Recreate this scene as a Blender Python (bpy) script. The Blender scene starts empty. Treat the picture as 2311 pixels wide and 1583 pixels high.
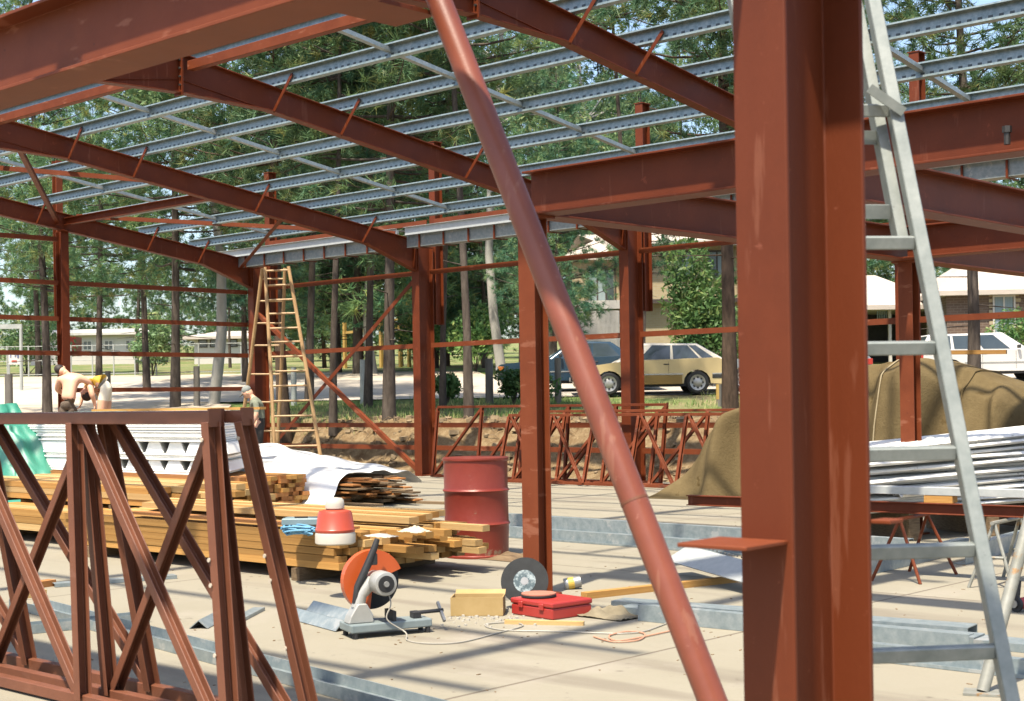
import bpy, bmesh, math, random
import numpy as np
from mathutils import Vector, Matrix, noise as mnoise
random.seed(7); rng = np.random.default_rng(11)
R = math.radians
scene = bpy.context.scene
C = scene.collection

# ---------------------------------------------------------------- camera
FPX, CX, CY = 3318.8, 1155.5, 893.4
YAW, PIT, ROL = R(47.319), R(0.108), R(-0.94)
EYE = 1.40
_fh = Vector((-math.cos(YAW), math.sin(YAW), 0)); _up = Vector((0, 0, 1)); _r = _fh.cross(_up)
_f = _fh * math.cos(PIT) + _up * math.sin(PIT); _u = _r.cross(_f)
CR = _r * math.cos(ROL) + _u * math.sin(ROL); CU = -_r * math.sin(ROL) + _u * math.cos(ROL); CF = _f
cam_d = bpy.data.cameras.new('Camera'); cam = bpy.data.objects.new('Camera', cam_d); C.objects.link(cam)
m = Matrix.Identity(4)
for i in range(3):
    m[i][0] = CR[i]; m[i][1] = CU[i]; m[i][2] = -CF[i]
m[2][3] = EYE
cam.matrix_world = m
cam_d.sensor_width = 36; cam_d.sensor_fit = 'HORIZONTAL'; cam_d.lens = FPX / 2311 * 36
cam_d.shift_y = (CY - 791.5) / 2311
cam_d.clip_start = 0.1; cam_d.clip_end = 2000
cam_d.dof.use_dof = True; cam_d.dof.focus_distance = 14.0; cam_d.dof.aperture_fstop = 7.1
scene.camera = cam
scene.render.resolution_x, scene.render.resolution_y = 1024, 701

# ---------------------------------------------------------------- light
SUNV = Vector((0.15, -0.44, 1.0)).normalized()          # towards the sun
w = bpy.data.worlds.new('World'); scene.world = w; w.use_nodes = True
nt = w.node_tree; bg = nt.nodes['Background']
sky = nt.nodes.new('ShaderNodeTexSky'); sky.sky_type = 'NISHITA'; sky.sun_disc = False
sky.sun_elevation = math.asin(SUNV.z); sky.sun_rotation = math.atan2(SUNV.x, SUNV.y)
sky.air_density = 1.0; sky.dust_density = 2.0; sky.ozone_density = 1.0
nt.links.new(sky.outputs[0], bg.inputs[0]); bg.inputs[1].default_value = 0.14
sl = bpy.data.lights.new('Sun', 'SUN'); sl.energy = 5.0; sl.angle = R(1.4); sl.color = (1, .905, .75)
sun = bpy.data.objects.new('Sun', sl); C.objects.link(sun); sun.location = (0, 0, 40)
sun.rotation_euler = SUNV.to_track_quat('Z', 'Y').to_euler()
vs = scene.view_settings; vs.view_transform = 'Standard'; vs.look = 'None'; vs.exposure = 1.12; vs.gamma = 1.0

# ---------------------------------------------------------------- pixel -> place
def ray(x, y): return CF + CR * ((x - CX) / FPX) - CU * ((y - CY) / FPX)
O = Vector((0, 0, EYE))
def gz(x, y, z=0.0): d = ray(x, y); return O + d * ((z - EYE) / d.z)
def onX(x, y, X): d = ray(x, y); return O + d * (X / d.x)
def onY(x, y, Y): d = ray(x, y); return O + d * (Y / d.y)
def at(x, y, dep): return O + ray(x, y) * dep
def lat(a, d, z=0.0): v = _r * a + _fh * d; return Vector((v.x, v.y, z))      # a metres right, d metres ahead

# ---------------------------------------------------------------- materials
def ramp(nt, fac, c0, c1, p0=.3, p1=.7):
    r = nt.nodes.new('ShaderNodeValToRGB'); nt.links.new(fac, r.inputs[0])
    r.color_ramp.elements[0].position = p0; r.color_ramp.elements[1].position = p1
    r.color_ramp.elements[0].color = (*c0, 1); r.color_ramp.elements[1].color = (*c1, 1); return r.outputs[0]
def tex(nt, kind='Object', scale=5, detail=4, rough=.6, vec=None, stretch=None):
    tc = nt.nodes.new('ShaderNodeTexCoord'); v = tc.outputs[kind]
    if stretch:
        mp = nt.nodes.new('ShaderNodeMapping'); mp.inputs['Scale'].default_value = stretch; nt.links.new(v, mp.inputs[0]); v = mp.outputs[0]
    n = nt.nodes.new('ShaderNodeTexNoise'); n.inputs['Scale'].default_value = scale; n.inputs['Detail'].default_value = detail
    n.inputs['Roughness'].default_value = rough; nt.links.new(v, n.inputs['Vector']); return n.outputs[0]
def mixc(nt, fac, a, b, mode='MIX'):
    mx = nt.nodes.new('ShaderNodeMix'); mx.data_type = 'RGBA'; mx.blend_type = mode
    for s, v in ((0, fac), (6, a), (7, b)):
        if hasattr(v, 'is_linked'): nt.links.new(v, mx.inputs[s])
        else: mx.inputs[s].default_value = v if s == 0 else (*v, 1)
    return mx.outputs[2]
MATS = {}; ALB = .7
def mat(name, c0, c1=None, rough=.6, metal=0, scale=6, bump=0, bscale=40, spec=.5, stretch=None, p=(.3, .7), spot=None, trans=0, alpha=1, kind='Object', vary=0, scuff=None):
    if name in MATS: return MATS[name]
    c0 = tuple(v * ALB for v in c0); c1 = tuple(v * ALB for v in c1) if c1 else None
    if spot: spot = (tuple(v * ALB for v in spot[0]), *spot[1:])
    mt = bpy.data.materials.new(name); mt.use_nodes = True; nt = mt.node_tree; b = nt.nodes['Principled BSDF']
    b.inputs['Roughness'].default_value = rough; b.inputs['Metallic'].default_value = metal
    b.inputs['Specular IOR Level'].default_value = spec
    col = None
    if c1 is None: c1 = tuple(min(1, v * 1.25) for v in c0)
    col = ramp(nt, tex(nt, kind, scale, 5, .65, stretch=stretch), c0, c1, *p)
    if spot:                                            # (colour, scale, threshold)
        f = tex(nt, kind, spot[1], 6, .7)
        col = mixc(nt, ramp(nt, f, (0, 0, 0), (1, 1, 1), spot[2], spot[2] + .06), col, spot[0])
    if scuff:                                           # (colour, scale, stretch, threshold, strength): thin scrapes and chalky streaks
        f = tex(nt, kind, scuff[1], 4, .55, stretch=scuff[2]); k = scuff[4]
        col = mixc(nt, ramp(nt, f, (0, 0, 0), (k, k, k), scuff[3], scuff[3] + .05), col, tuple(v * ALB for v in scuff[0]))
        f = tex(nt, kind, 1.3, 6, .7); col = mixc(nt, ramp(nt, f, (0, 0, 0), (.5, .5, .5), .5, .72), col, tuple(v * .62 for v in c0))
    if vary:
        oi = nt.nodes.new('ShaderNodeObjectInfo'); hs = nt.nodes.new('ShaderNodeHueSaturation')
        mr = nt.nodes.new('ShaderNodeMapRange'); mr.inputs[3].default_value = 1 - vary; mr.inputs[4].default_value = 1 + vary
        nt.links.new(oi.outputs['Random'], mr.inputs[0]); nt.links.new(mr.outputs[0], hs.inputs['Value'])
        nt.links.new(col, hs.inputs['Color']); col = hs.outputs[0]
    nt.links.new(col, b.inputs['Base Color'])
    if bump:
        bp = nt.nodes.new('ShaderNodeBump'); bp.inputs['Strength'].default_value = bump; bp.inputs['Distance'].default_value = .02
        nt.links.new(tex(nt, kind, bscale, 5, .7, stretch=stretch), bp.inputs['Height']); nt.links.new(bp.outputs[0], b.inputs['Normal'])
    if trans: b.inputs['Transmission Weight'].default_value = trans
    if alpha < 1: b.inputs['Alpha'].default_value = alpha
    MATS[name] = mt; return mt
M = {}
M['red'] = mat('red_oxide', (.132, .0255, .0060), (.172, .035, .0088), .55, 0, 3.0, .05, 60, .25, spot=((.235, .052, .019), 9, .62), scuff=((.25, .085, .045), 14, (1, 1, .12), .63, .5))
M['redF'] = mat('red_oxide_aged', (.172, .037, .0100), (.218, .052, .0165), .6, 0, 4.0, .05, 60, .25, spot=((.10, .024, .012), 12, .66), scuff=((.36, .14, .08), 12, (.3, .3, 1), .62, .6))
M['redB'] = mat('red_oxide_brown', (.175, .062, .032), (.23, .084, .044), .5, 0, 5.0, .06, 70, .35, spot=((.25, .10, .07), 14, .64), scuff=((.27, .12, .08), 16, (.4, 1, 1), .64, .35))
M['dark'] = mat('dark_steel', (.02, .02, .022), (.05, .05, .05), .5, .3)
M['black'] = mat('black_rubber', (.012, .012, .013), (.03, .03, .032), .6)
M['bolt'] = mat('zinc_bolt', (.35, .35, .34), (.5, .5, .48), .4, .6)
M['blackbolt'] = mat('black_bolt', (.02, .018, .016), (.04, .035, .03), .5)

def galv():
    mt = bpy.data.materials.new('galvanised'); mt.use_nodes = True; nt = mt.node_tree; b = nt.nodes['Principled BSDF']
    col = ramp(nt, tex(nt, 'Object', 22, 4, .6), (.150, .205, .215), (.255, .31, .315), .35, .65)
    col = mixc(nt, ramp(nt, tex(nt, 'Object', 3.2, 5, .7), (0, 0, 0), (.55, .55, .55), .5, .75), col, (.33, .37, .36))
    # the row of slots punched along the web
    tc = nt.nodes.new('ShaderNodeTexCoord'); sx = nt.nodes.new('ShaderNodeSeparateXYZ'); nt.links.new(tc.outputs['UV'], sx.inputs[0])
    def mth(op, a, bb):
        n = nt.nodes.new('ShaderNodeMath'); n.operation = op
        for i, v in enumerate((a, bb)):
            if hasattr(v, 'is_linked'): nt.links.new(v, n.inputs[i])
            else: n.inputs[i].default_value = v
        return n.outputs[0]
    fx = mth('LESS_THAN', mth('FRACT', mth('MULTIPLY', sx.outputs[0], 9.0), 0), .45)
    fy = mth('LESS_THAN', mth('ABSOLUTE', mth('SUBTRACT', sx.outputs[1], .5), 0), .18)
    col = mixc(nt, mth('MULTIPLY', mth('MULTIPLY', fx, fy), .85), col, (.015, .02, .02))
    nt.links.new(col, b.inputs['Base Color']); b.inputs['Metallic'].default_value = .35; b.inputs['Roughness'].default_value = .42
    return mt
M['galv'] = galv()
M['galv2'] = mat('galvanised_plain', (.24, .30, .32), (.40, .45, .455), .4, .35, 18, 0, spot=((.48, .50, .49), 4, .58))
M['alu'] = mat('aluminium_weathered', (.22, .25, .235), (.35, .375, .35), .5, .3, 12, .05, 80, spot=((.16, .17, .16), 17, .66))

# ---------------------------------------------------------------- mesh builder
ORG = {}
class MB:
    def __init__(s): s.v = []; s.f = []; s.uv = None; s.mi = []; s.cur = 0; s.slot = {}
    def add(s, vs, fs):
        o = len(s.v); s.v += [Vector(p) for p in vs]; s.f += [tuple(i + o for i in f) for f in fs]; s.mi += [s.cur] * len(fs); return s
    def box(s, c, size, rot=None):
        hx, hy, hz = size[0] / 2, size[1] / 2, size[2] / 2; c = Vector(c)
        vs = [Vector((x, y, z)) for x in (-hx, hx) for y in (-hy, hy) for z in (-hz, hz)]
        if rot is not None: vs = [rot @ p for p in vs]
        return s.add([c + p for p in vs], [(0, 1, 3, 2), (4, 6, 7, 5), (0, 4, 5, 1), (2, 3, 7, 6), (0, 2, 6, 4), (1, 5, 7, 3)])
    def bx(s, x0, x1, y0, y1, z0, z1): return s.box(((x0 + x1) / 2, (y0 + y1) / 2, (z0 + z1) / 2), (abs(x1 - x0), abs(y1 - y0), abs(z1 - z0)))
    def ext(s, prof, p0, p1, up=(0, 0, 1), caps=True):
        p0 = Vector(p0); p1 = Vector(p1); t = (p1 - p0).normalized(); up = Vector(up)
        a = up.cross(t)
        if a.length < 1e-6: a = Vector((1, 0, 0)).cross(t)
        a.normalize(); b = t.cross(a); n = len(prof)
        vs = [p0 + a * q[0] + b * q[1] for q in prof] + [p1 + a * q[0] + b * q[1] for q in prof]
        fs = [(i, (i + 1) % n, n + (i + 1) % n, n + i) for i in range(n)]
        if caps: fs += [tuple(range(n - 1, -1, -1)), tuple(range(n, 2 * n))]
        return s.add(vs, fs)
    def bar(s, p0, p1, w, h, up=(0, 0, 1)): return s.ext([(-w / 2, -h / 2), (w / 2, -h / 2), (w / 2, h / 2), (-w / 2, h / 2)], p0, p1, up)
    def tube(s, pts, rad, n=10, caps=True):
        pts = [Vector(p) for p in pts]; k = len(pts); rad = rad if isinstance(rad, (list, tuple)) else [rad] * k
        vs = []; prev = None
        for i, p in enumerate(pts):
            t = (pts[min(i + 1, k - 1)] - pts[max(i - 1, 0)]).normalized()
            a = t.cross(Vector((0, 0, 1))) if prev is None else prev - t * prev.dot(t)
            if a.length < 1e-5: a = t.cross(Vector((1, 0, 0)))
            a.normalize(); prev = a; b = t.cross(a)
            vs += [p + (a * math.cos(2 * math.pi * j / n) + b * math.sin(2 * math.pi * j / n)) * rad[i] for j in range(n)]
        fs = [(i * n + j, i * n + (j + 1) % n, (i + 1) * n + (j + 1) % n, (i + 1) * n + j) for i in range(k - 1) for j in range(n)]
        if caps: fs += [tuple(range(n - 1, -1, -1)), tuple(range((k - 1) * n, k * n))]
        return s.add(vs, fs)
    def lathe(s, c, prof, n=32, axis=None):
        c = Vector(c); q = axis.to_track_quat('Z', 'Y') if axis else None; k = len(prof); vs = []
        for r, z in prof:
            for j in range(n):
                p = Vector((r * math.cos(2 * math.pi * j / n), r * math.sin(2 * math.pi * j / n), z))
                vs.append(c + (q @ p if q else p))
        fs = [(i * n + j, i * n + (j + 1) % n, (i + 1) * n + (j + 1) % n, (i + 1) * n + j) for i in range(k - 1) for j in range(n)]
        fs += [tuple(range(n - 1, -1, -1)), tuple(range((k - 1) * n, k * n))]
        return s.add(vs, fs)
    def prism(s, poly, fn, t0, t1):                      # 2-D polygon, fn(u,v,t)->point
        n = len(poly); vs = [fn(u, v, t0) for u, v in poly] + [fn(u, v, t1) for u, v in poly]
        return s.add(vs, [(i, (i + 1) % n, n + (i + 1) % n, n + i) for i in range(n)] + [tuple(range(n - 1, -1, -1)), tuple(range(n, 2 * n))])
    def grid(s, P):                                      # rows of points
        r = len(P); c = len(P[0]); vs = [p for row in P for p in row]
        return s.add(vs, [(i * c + j, i * c + j + 1, (i + 1) * c + j + 1, (i + 1) * c + j) for i in range(r - 1) for j in range(c - 1)])
    def build(s, name, material, parent=None, smooth=False, bevel=0, world=True, seg=1):
        me = bpy.data.meshes.new(name)
        org = Vector((0, 0, 0))
        if parent is not None and world: org = ORG.get(parent.name, Vector((0, 0, 0)))
        me.from_pydata([tuple(p - org) for p in s.v], [], s.f)
        mats = material if isinstance(material, (list, tuple)) else [material]
        for x in mats: me.materials.append(x)
        if len(mats) > 1:
            for p, i in zip(me.polygons, s.mi): p.material_index = i
        bm = bmesh.new(); bm.from_mesh(me); bmesh.ops.recalc_face_normals(bm, faces=bm.faces); bm.to_mesh(me); bm.free()
        if smooth:
            for p in me.polygons: p.use_smooth = True
            me.set_sharp_from_angle(angle=R(38)) if hasattr(me, 'set_sharp_from_angle') else None
        o = bpy.data.objects.new(name, me); C.objects.link(o)
        if parent is not None: o.parent = parent; ORG[o.name] = org
        else: ORG[o.name] = Vector((0, 0, 0))
        if bevel:
            bv = o.modifiers.new('Bevel', 'BEVEL'); bv.width = bevel; bv.segments = seg; bv.limit_method = 'ANGLE'; bv.angle_limit = R(40)
        return o
def thing(name, label, cat, loc=(0, 0, 0), group=None, rot=None):
    o = bpy.data.objects.new(name, None); C.objects.link(o); o.location = loc; o.empty_display_size = .2
    if rot is not None: o.rotation_euler = rot
    o['label'] = label; o['category'] = cat
    if group: o['group'] = group
    ORG[o.name] = Vector(loc); return o
def tag(o, label, cat, group=None):
    o['label'] = label; o['category'] = cat
    if group: o['group'] = group
    return o
def struct(o): o['kind'] = 'structure'; return o
def kids(o): return [c for c in bpy.data.objects if c.parent == o]
def share(o, loc, parent, rot=(0, 0, 0), name=None, scale=None):
    c = o.copy(); C.objects.link(c); c.location = loc; c.rotation_euler = rot; c.parent = parent
    if scale: c.scale = scale
    if name: c.name = name
    return c
def Hsec(b, d, tf=.012, tw=.009):
    return [(-b/2, -d/2), (b/2, -d/2), (b/2, -d/2+tf), (tw/2, -d/2+tf), (tw/2, d/2-tf), (b/2, d/2-tf), (b/2, d/2), (-b/2, d/2), (-b/2, d/2-tf), (-tw/2, d/2-tf), (-tw/2, -d/2+tf), (-b/2, -d/2+tf)]
def Zsec(b=.07, d=.15, t=.005, l=.018):
    return [(-b, -d/2), (t/2, -d/2), (t/2, d/2-t), (b-t, d/2-t), (b-t, d/2-l), (b, d/2-l), (b, d/2), (-t/2, d/2), (-t/2, -d/2+t), (-b+t, -d/2+t), (-b+t, -d/2+l), (-b, -d/2+l)]
def Csec(b=.06, d=.15, t=.006):
    return [(0, -d/2), (b, -d/2), (b, -d/2+t), (t, -d/2+t), (t, d/2-t), (b, d/2-t), (b, d/2), (0, d/2)]
def Lsec(b=.06, t=.006): return [(0, 0), (b, 0), (b, t), (t, t), (t, b), (0, b)]
# ================================================================= SETTING
SLX, SLY = -25.0, 19.35
def interp(d, pts):
    for (a, b), (c, e) in zip(pts, pts[1:]):
        if d <= c: return b + (e - b) * max(0, (d - a)) / (c - a)
    return pts[-1][1]
HT = [(0, .9), (33, 1.0), (37.5, 1.36), (42, 1.6), (50, 2.3), (60, 2.75), (80, 3.4), (110, 4.6), (170, 7), (300, 13), (600, 25)]
def ground_h(X, Y, detail=True):
    d = X * _fh.x + Y * _fh.y
    b = interp(d, HT)
    s = max(SLX - X, Y - SLY)
    if s < 0: return -.14
    k = min(1, max(0, (s - .15) / 1.7)); k = k * k * (3 - 2 * k)
    n = mnoise.noise(Vector((X * .9, Y * .9, 0))) * .16 + mnoise.noise(Vector((X * 2.6, Y * 2.6, 3))) * .10 if detail else 0
    bankiness = 4 * k * (1 - k)
    return -.14 + (b + .14) * k + n * (.25 + 1.6 * bankiness) * min(1, s)
def axis_pts(lo, hi, a, b, fine, coarse):
    pts = list(np.arange(a, b, fine)); x = b; st = fine
    while x < hi: pts.append(x); st = min(st * 1.18, coarse); x += st
    x = a; st = fine; pre = []
    while x > lo: st = min(st * 1.18, coarse); x -= st; pre.append(x)
    return pre[::-1] + pts
xs = axis_pts(-420, 260, -38, 0, .3, 14); ys = axis_pts(-120, 420, 8, 34, .3, 14)
mb = MB(); mb.grid([[Vector((x, y, ground_h(x, y))) for x in xs] for y in ys])
def ground_mat():
    mt = bpy.data.materials.new('earth_and_grass'); mt.use_nodes = True; nt = mt.node_tree; b = nt.nodes['Principled BSDF']
    geo = nt.nodes.new('ShaderNodeNewGeometry')
    dirt = ramp(nt, tex(nt, 'Object', 1.6, 8, .7), (0.106, 0.063, 0.030), (0.252, 0.179, 0.099), .3, .68)
    dirt = mixc(nt, ramp(nt, tex(nt, 'Object', 9, 5, .75), (0, 0, 0), (1, 1, 1), .45, .75), dirt, (0.312, 0.238, 0.139))
    grass = ramp(nt, tex(nt, 'Object', 6, 8, .75), (0.034, 0.075, 0.021), (0.172, 0.218, 0.069), .3, .7)
    dry = ramp(nt, tex(nt, 'Object', 14, 6, .7), (0.146, 0.125, 0.056), (0.291, 0.252, 0.139), .3, .7)
    grass = mixc(nt, ramp(nt, tex(nt, 'Object', .35, 5, .6), (0, 0, 0), (1, 1, 1), .42, .62), grass, dry)
    # grass grows on flat ground back from the cut
    dp = nt.nodes.new('ShaderNodeVectorMath'); dp.operation = 'DOT_PRODUCT'; nt.links.new(geo.outputs['Position'], dp.inputs[0]); dp.inputs[1].default_value = _fh
    ad = nt.nodes.new('ShaderNodeMath'); ad.operation = 'MULTIPLY_ADD'; nt.links.new(tex(nt, 'Object', .5, 5, .7), ad.inputs[0]); ad.inputs[1].default_value = 6; nt.links.new(dp.outputs['Value'], ad.inputs[2])
    mr = nt.nodes.new('ShaderNodeMapRange'); mr.inputs[1].default_value = 34.5; mr.inputs[2].default_value = 36.5; nt.links.new(ad.outputs[0], mr.inputs[0])
    sz = nt.nodes.new('ShaderNodeSeparateXYZ'); nt.links.new(geo.outputs['Normal'], sz.inputs[0])
    mr2 = nt.nodes.new('ShaderNodeMapRange'); mr2.inputs[1].default_value = .8; mr2.inputs[2].default_value = .93; nt.links.new(sz.outputs[2], mr2.inputs[0])
    mu = nt.nodes.new('ShaderNodeMath'); mu.operation = 'MULTIPLY'; nt.links.new(mr.outputs[0], mu.inputs[0]); nt.links.new(mr2.outputs[0], mu.inputs[1])
    nt.links.new(mixc(nt, mu.outputs[0], dirt, grass), b.inputs['Base Color']); b.inputs['Roughness'].default_value = .95; b.inputs['Specular IOR Level'].default_value = .1
    bp = nt.nodes.new('ShaderNodeBump'); bp.inputs['Strength'].default_value = .9; bp.inputs['Distance'].default_value = .08
    nt.links.new(tex(nt, 'Object', 7, 8, .8), bp.inputs['Height']); nt.links.new(bp.outputs[0], b.inputs['Normal'])
    return mt
struct(mb.build('ground', ground_mat(), smooth=True))

# road: pale strip across the view, beyond the pines, with the site entrance on the left
def strip(name, mt, pts_left, pts_right, n=40, lift=.02):
    rows = []
    for i in range(n + 1):
        t = i / n
        A = pts_left[0].lerp(pts_left[1], t); B = pts_right[0].lerp(pts_right[1], t); rows.append([A.lerp(B, j / 14) for j in range(15)])
    mb = MB(); mb.grid([[Vector((p.x, p.y, ground_h(p.x, p.y, False) + lift)) for p in r] for r in rows]); return struct(mb.build(name, mt, smooth=True))
M['road'] = mat('pale_road', (.50, .44, .37), (.58, .52, .44), .9, 0, .8, .15, 12, .2, kind='Object', spot=((.40, .35, .29), 1.5, .62))
M['verge'] = mat('dusty_entrance', (.46, .39, .30), (.56, .49, .39), .95, 0, .7, .2, 9, .1, spot=((.30, .29, .15), .9, .62))
strip('far_verge', M['verge'], (lat(-60, 46.5), lat(-.5, 46.5)), (lat(-60, 58), lat(-1.5, 52)), 60, .02)
strip('road', M['road'], (lat(-60, 38.2), lat(60, 38.2)), (lat(-60, 48.5), lat(60, 46.5)), 90, .035)
# dusty site entrance outside the end wall
rows = []
for i in range(50):
    d = 27.9 + i * (38.4 - 27.9) / 49
    a0 = -16; a1 = interp(d, [(27.9, -6.8), (32, -6.0), (34.5, -6.6), (38.4, -7.5)]) + .35 * mnoise.noise(Vector((d * .8, 0, 0)))
    rows.append([lat(a0 + (a1 - a0) * j / 24, d) for j in range(25)])
mb = MB(); mb.grid([[Vector((p.x, p.y, ground_h(p.x, p.y) + (.03 if p.x < SLX - .9 else -.4))) for p in r] for r in rows])
struct(mb.build('site_entrance', M['verge'], smooth=True))

# slab
def slab_mat():
    mt = bpy.data.materials.new('concrete_slab'); mt.use_nodes = True; nt = mt.node_tree; b = nt.nodes['Principled BSDF']
    c = ramp(nt, tex(nt, 'Object', .9, 8, .65), (.206, .187, .140), (.240, .219, .168), .3, .7)
    c = mixc(nt, ramp(nt, tex(nt, 'Object', .45, 6, .7), (0, 0, 0), (.6, .6, .6), .52, .72), c, (.172, .152, .110))
    c = mixc(nt, ramp(nt, tex(nt, 'Object', 3.3, 6, .75), (0, 0, 0), (.8, .8, .8), .60, .74), c, (.128, .112, .093))
    c = mixc(nt, ramp(nt, tex(nt, 'Object', 55, 3, .7), (0, 0, 0), (.35, .35, .35), .5, .75), c, (.20, .17, .13))
    c = mixc(nt, ramp(nt, tex(nt, 'Object', 2.2, 4, .5, stretch=(.12, 1, 1)), (0, 0, 0), (.55, .55, .55), .56, .66), c, (.135, .113, .088))
    c = mixc(nt, ramp(nt, tex(nt, 'Object', 6.5, 3, .5), (0, 0, 0), (.8, .8, .8), .69, .74), c, (.10, .085, .065))
    c = mixc(nt, ramp(nt, tex(nt, 'Object', 1.1, 5, .6), (0, 0, 0), (.6, .6, .6), .56, .72), c, (.27, .242, .20))
    br = nt.nodes.new('ShaderNodeTexBrick'); br.offset = 0; br.inputs['Scale'].default_value = 1
    br.inputs['Brick Width'].default_value = 4.92; br.inputs['Row Height'].default_value = 5.2; br.inputs['Mortar Size'].default_value = .012
    br.inputs['Color1'].default_value = br.inputs['Color2'].default_value = (0, 0, 0, 1); br.inputs['Mortar'].default_value = (1, 1, 1, 1)
    tc = nt.nodes.new('ShaderNodeTexCoord'); mp = nt.nodes.new('ShaderNodeMapping'); mp.inputs['Location'].default_value = (4.9, 1.1, 0)
    nt.links.new(tc.outputs['Object'], mp.inputs[0]); nt.links.new(mp.outputs[0], br.inputs[0])
    c = mixc(nt, br.outputs['Color'], c, (.12, .10, .075))
    nt.links.new(c, b.inputs['Base Color']); b.inputs['Roughness'].default_value = .82; b.inputs['Specular IOR Level'].default_value = .25
    bp = nt.nodes.new('ShaderNodeBump'); bp.inputs['Strength'].default_value = .25; bp.inputs['Distance'].default_value = .01
    nt.links.new(tex(nt, 'Object', 28, 6, .7), bp.inputs['Height']); nt.links.new(bp.outputs[0], b.inputs['Normal']); return mt
mb = MB(); mb.bx(SLX, 6, -6, SLY - .02, -.25, 0)
struct(mb.build('concrete_slab', slab_mat()))

# ================================================================= PORTAL FRAME
FX = [-24.6, -19.66, -14.78, -9.88, -5.0]
RIDGE = 10.25; SL = .1467
def rtop(Y): Y = Y if Y >= RIDGE else 2 * RIDGE - Y; return 4.343 + SL * (18.645 - Y)
frame = thing('steel_portal_frame', 'red oxide steel portal frame with galvanised roof purlins, standing open on the slab', 'steel frame', (-14.8, 18.9, 0))
def uvbeam(mb_objs): pass
WY0, WY1 = 18.74, 19.12                                   # near and far faces of the wall columns
for i, X in enumerate(FX[:4]):
    mb = MB(); d = WY1 - WY0; yc = (WY0 + WY1) / 2
    mb.ext(Hsec(.19, d, .014, .01), (X, yc, .02), (X, yc, rtop(yc) - .01), up=(0, 1, 0))
    col = mb.build('column', M['red'], frame, bevel=.003)
    mb = MB(); mb.bx(X - .16, X + .16, WY0 - .06, WY1 + .06, 0, .02); mb.build('base_plate', M['red'], col)
    mb = MB(); y2 = WY1 + .16
    mb.ext(Hsec(.15, .20, .011, .008), (X + .02, y2, 2.8), (X + .02, y2, 6.2), up=(0, 1, 0)); mb.bx(X - .07, X + .11, y2 - .11, y2 + .11, 6.2, 6.215)
    mb.build('parapet_post', M['red'], frame)
def rafter_polys(sign, nearX):
    s = sign
    def Yv(y): return y if s > 0 else 2 * RIDGE - y
    endY = WY0 - .002
    top = [(RIDGE + .012, rtop(RIDGE + .012)), (endY, rtop(endY))]
    bot = [(endY, 3.78), (17.55, rtop(17.55) - .30), (11.55, rtop(11.55) - .30), (RIDGE + .012, 5.12)]
    return [(Yv(y), z) for y, z in top], [(Yv(y), z) for y, z in bot]
for i, X in enumerate(FX):
    for s in (1, -1):
        top, bot = rafter_polys(s, X); mb = MB(); tw = .009; fw = .135; tf = .013
        mb.prism(top + bot, lambda u, v, t: Vector((t, u, v)), X - tw / 2, X + tw / 2)
        for a, b_ in [(top[0], top[1])]:
            mb.ext([(-fw/2, 0), (fw/2, 0), (fw/2, tf), (-fw/2, tf)], (X, a[0], a[1] - .002), (X, b_[0], b_[1] - .002))
        for a, b_ in zip(bot, bot[1:]):
            mb.ext([(-fw/2, -tf), (fw/2, -tf), (fw/2, 0), (-fw/2, 0)], (X, a[0], a[1] + .002), (X, b_[0], b_[1] + .002))
        # second flange line where the haunch is welded on, and stiffeners
        y0, y1 = (RIDGE + .03, 11.5); f2 = lambda y: rtop(y) - .30
        Yv = (lambda y: y) if s > 0 else (lambda y: 2 * RIDGE - y)
        mb.ext([(-.02, -.004), (.02, -.004), (.02, .004), (-.02, .004)], (X, Yv(y0), f2(y0)), (X, Yv(y1), f2(y1)))
        rf = mb.build('rafter', M['red'], frame, bevel=.002)
        mb = MB(); ya, yb = (RIDGE + .0, RIDGE + .012) if s > 0 else (RIDGE - .012, RIDGE)
        mb.bx(X - .08, X + .08, ya + .001, yb - .001, 5.08, 5.60); mb.build('apex_plate', M['red'], rf)
        if i in (1, 2, 3):
            for zz in (5.2, 5.3, 5.4, 5.5):
                for sx in (-1, 1):
                    mb = MB(); yy = Yv(RIDGE + .02); mb.tube([(X + sx * .05, yy - .012, zz), (X + sx * .05, yy + .012, zz)], .014, 6); mb.build('bolt', M['blackbolt'], rf)
        if s > 0 and i < 4:                              # knee stiffeners
            mb = MB(); mb.bx(X - .065, X + .065, 18.70, WY0 - .003, 3.79, rtop(18.7) - .03); mb.build('end_plate', M['red'], rf)
# purlins
PY = [10.62, 11.66, 12.77, 13.92, 15.1, 16.27, 17.45]
PX0, PX1 = -24.9, -4.2
def zpurlin(name, p0, p1, up, parent, mt, sec=None):
    mb = MB(); sec = sec or Zsec(); mb.ext(sec, p0, p1, up); o = mb.build(name, mt, parent)
    n = len(sec); L = (Vector(p1) - Vector(p0)).length; me = o.data; uvl = me.uv_layers.new(name='UVMap'); ys = [q[1] for q in sec]; lo, hi = min(ys), max(ys)
    org = ORG[o.name]; t = (Vector(p1) - Vector(p0)).normalized(); a = Vector(up).cross(t).normalized(); b = t.cross(a)
    for p in me.polygons:
        tall = abs(p.normal.dot(a)) > .9 and p.area > L * (hi - lo) * .5
        for li in p.loop_indices:
            q = me.vertices[me.loops[li].vertex_index].co + org - Vector(p0)
            v = 2 * ((q.dot(b) - lo) / (hi - lo)) if tall else 5.0       # two slot rows on the web
            uvl.data[li].uv = (q.dot(t), v)
    return o
M['galvR'] = M['galv']
for Y in PY + [2 * RIDGE - y for y in PY]:
    nrm = Vector((0, SL if Y > RIDGE else -SL, 1)).normalized(); z = rtop(Y) + .095
    zpurlin('purlin', (PX0, Y, z), (PX1, Y, z), nrm, frame, M['galv'], [(-a, b) for a, b in reversed(Zsec())])
cl = None
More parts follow.
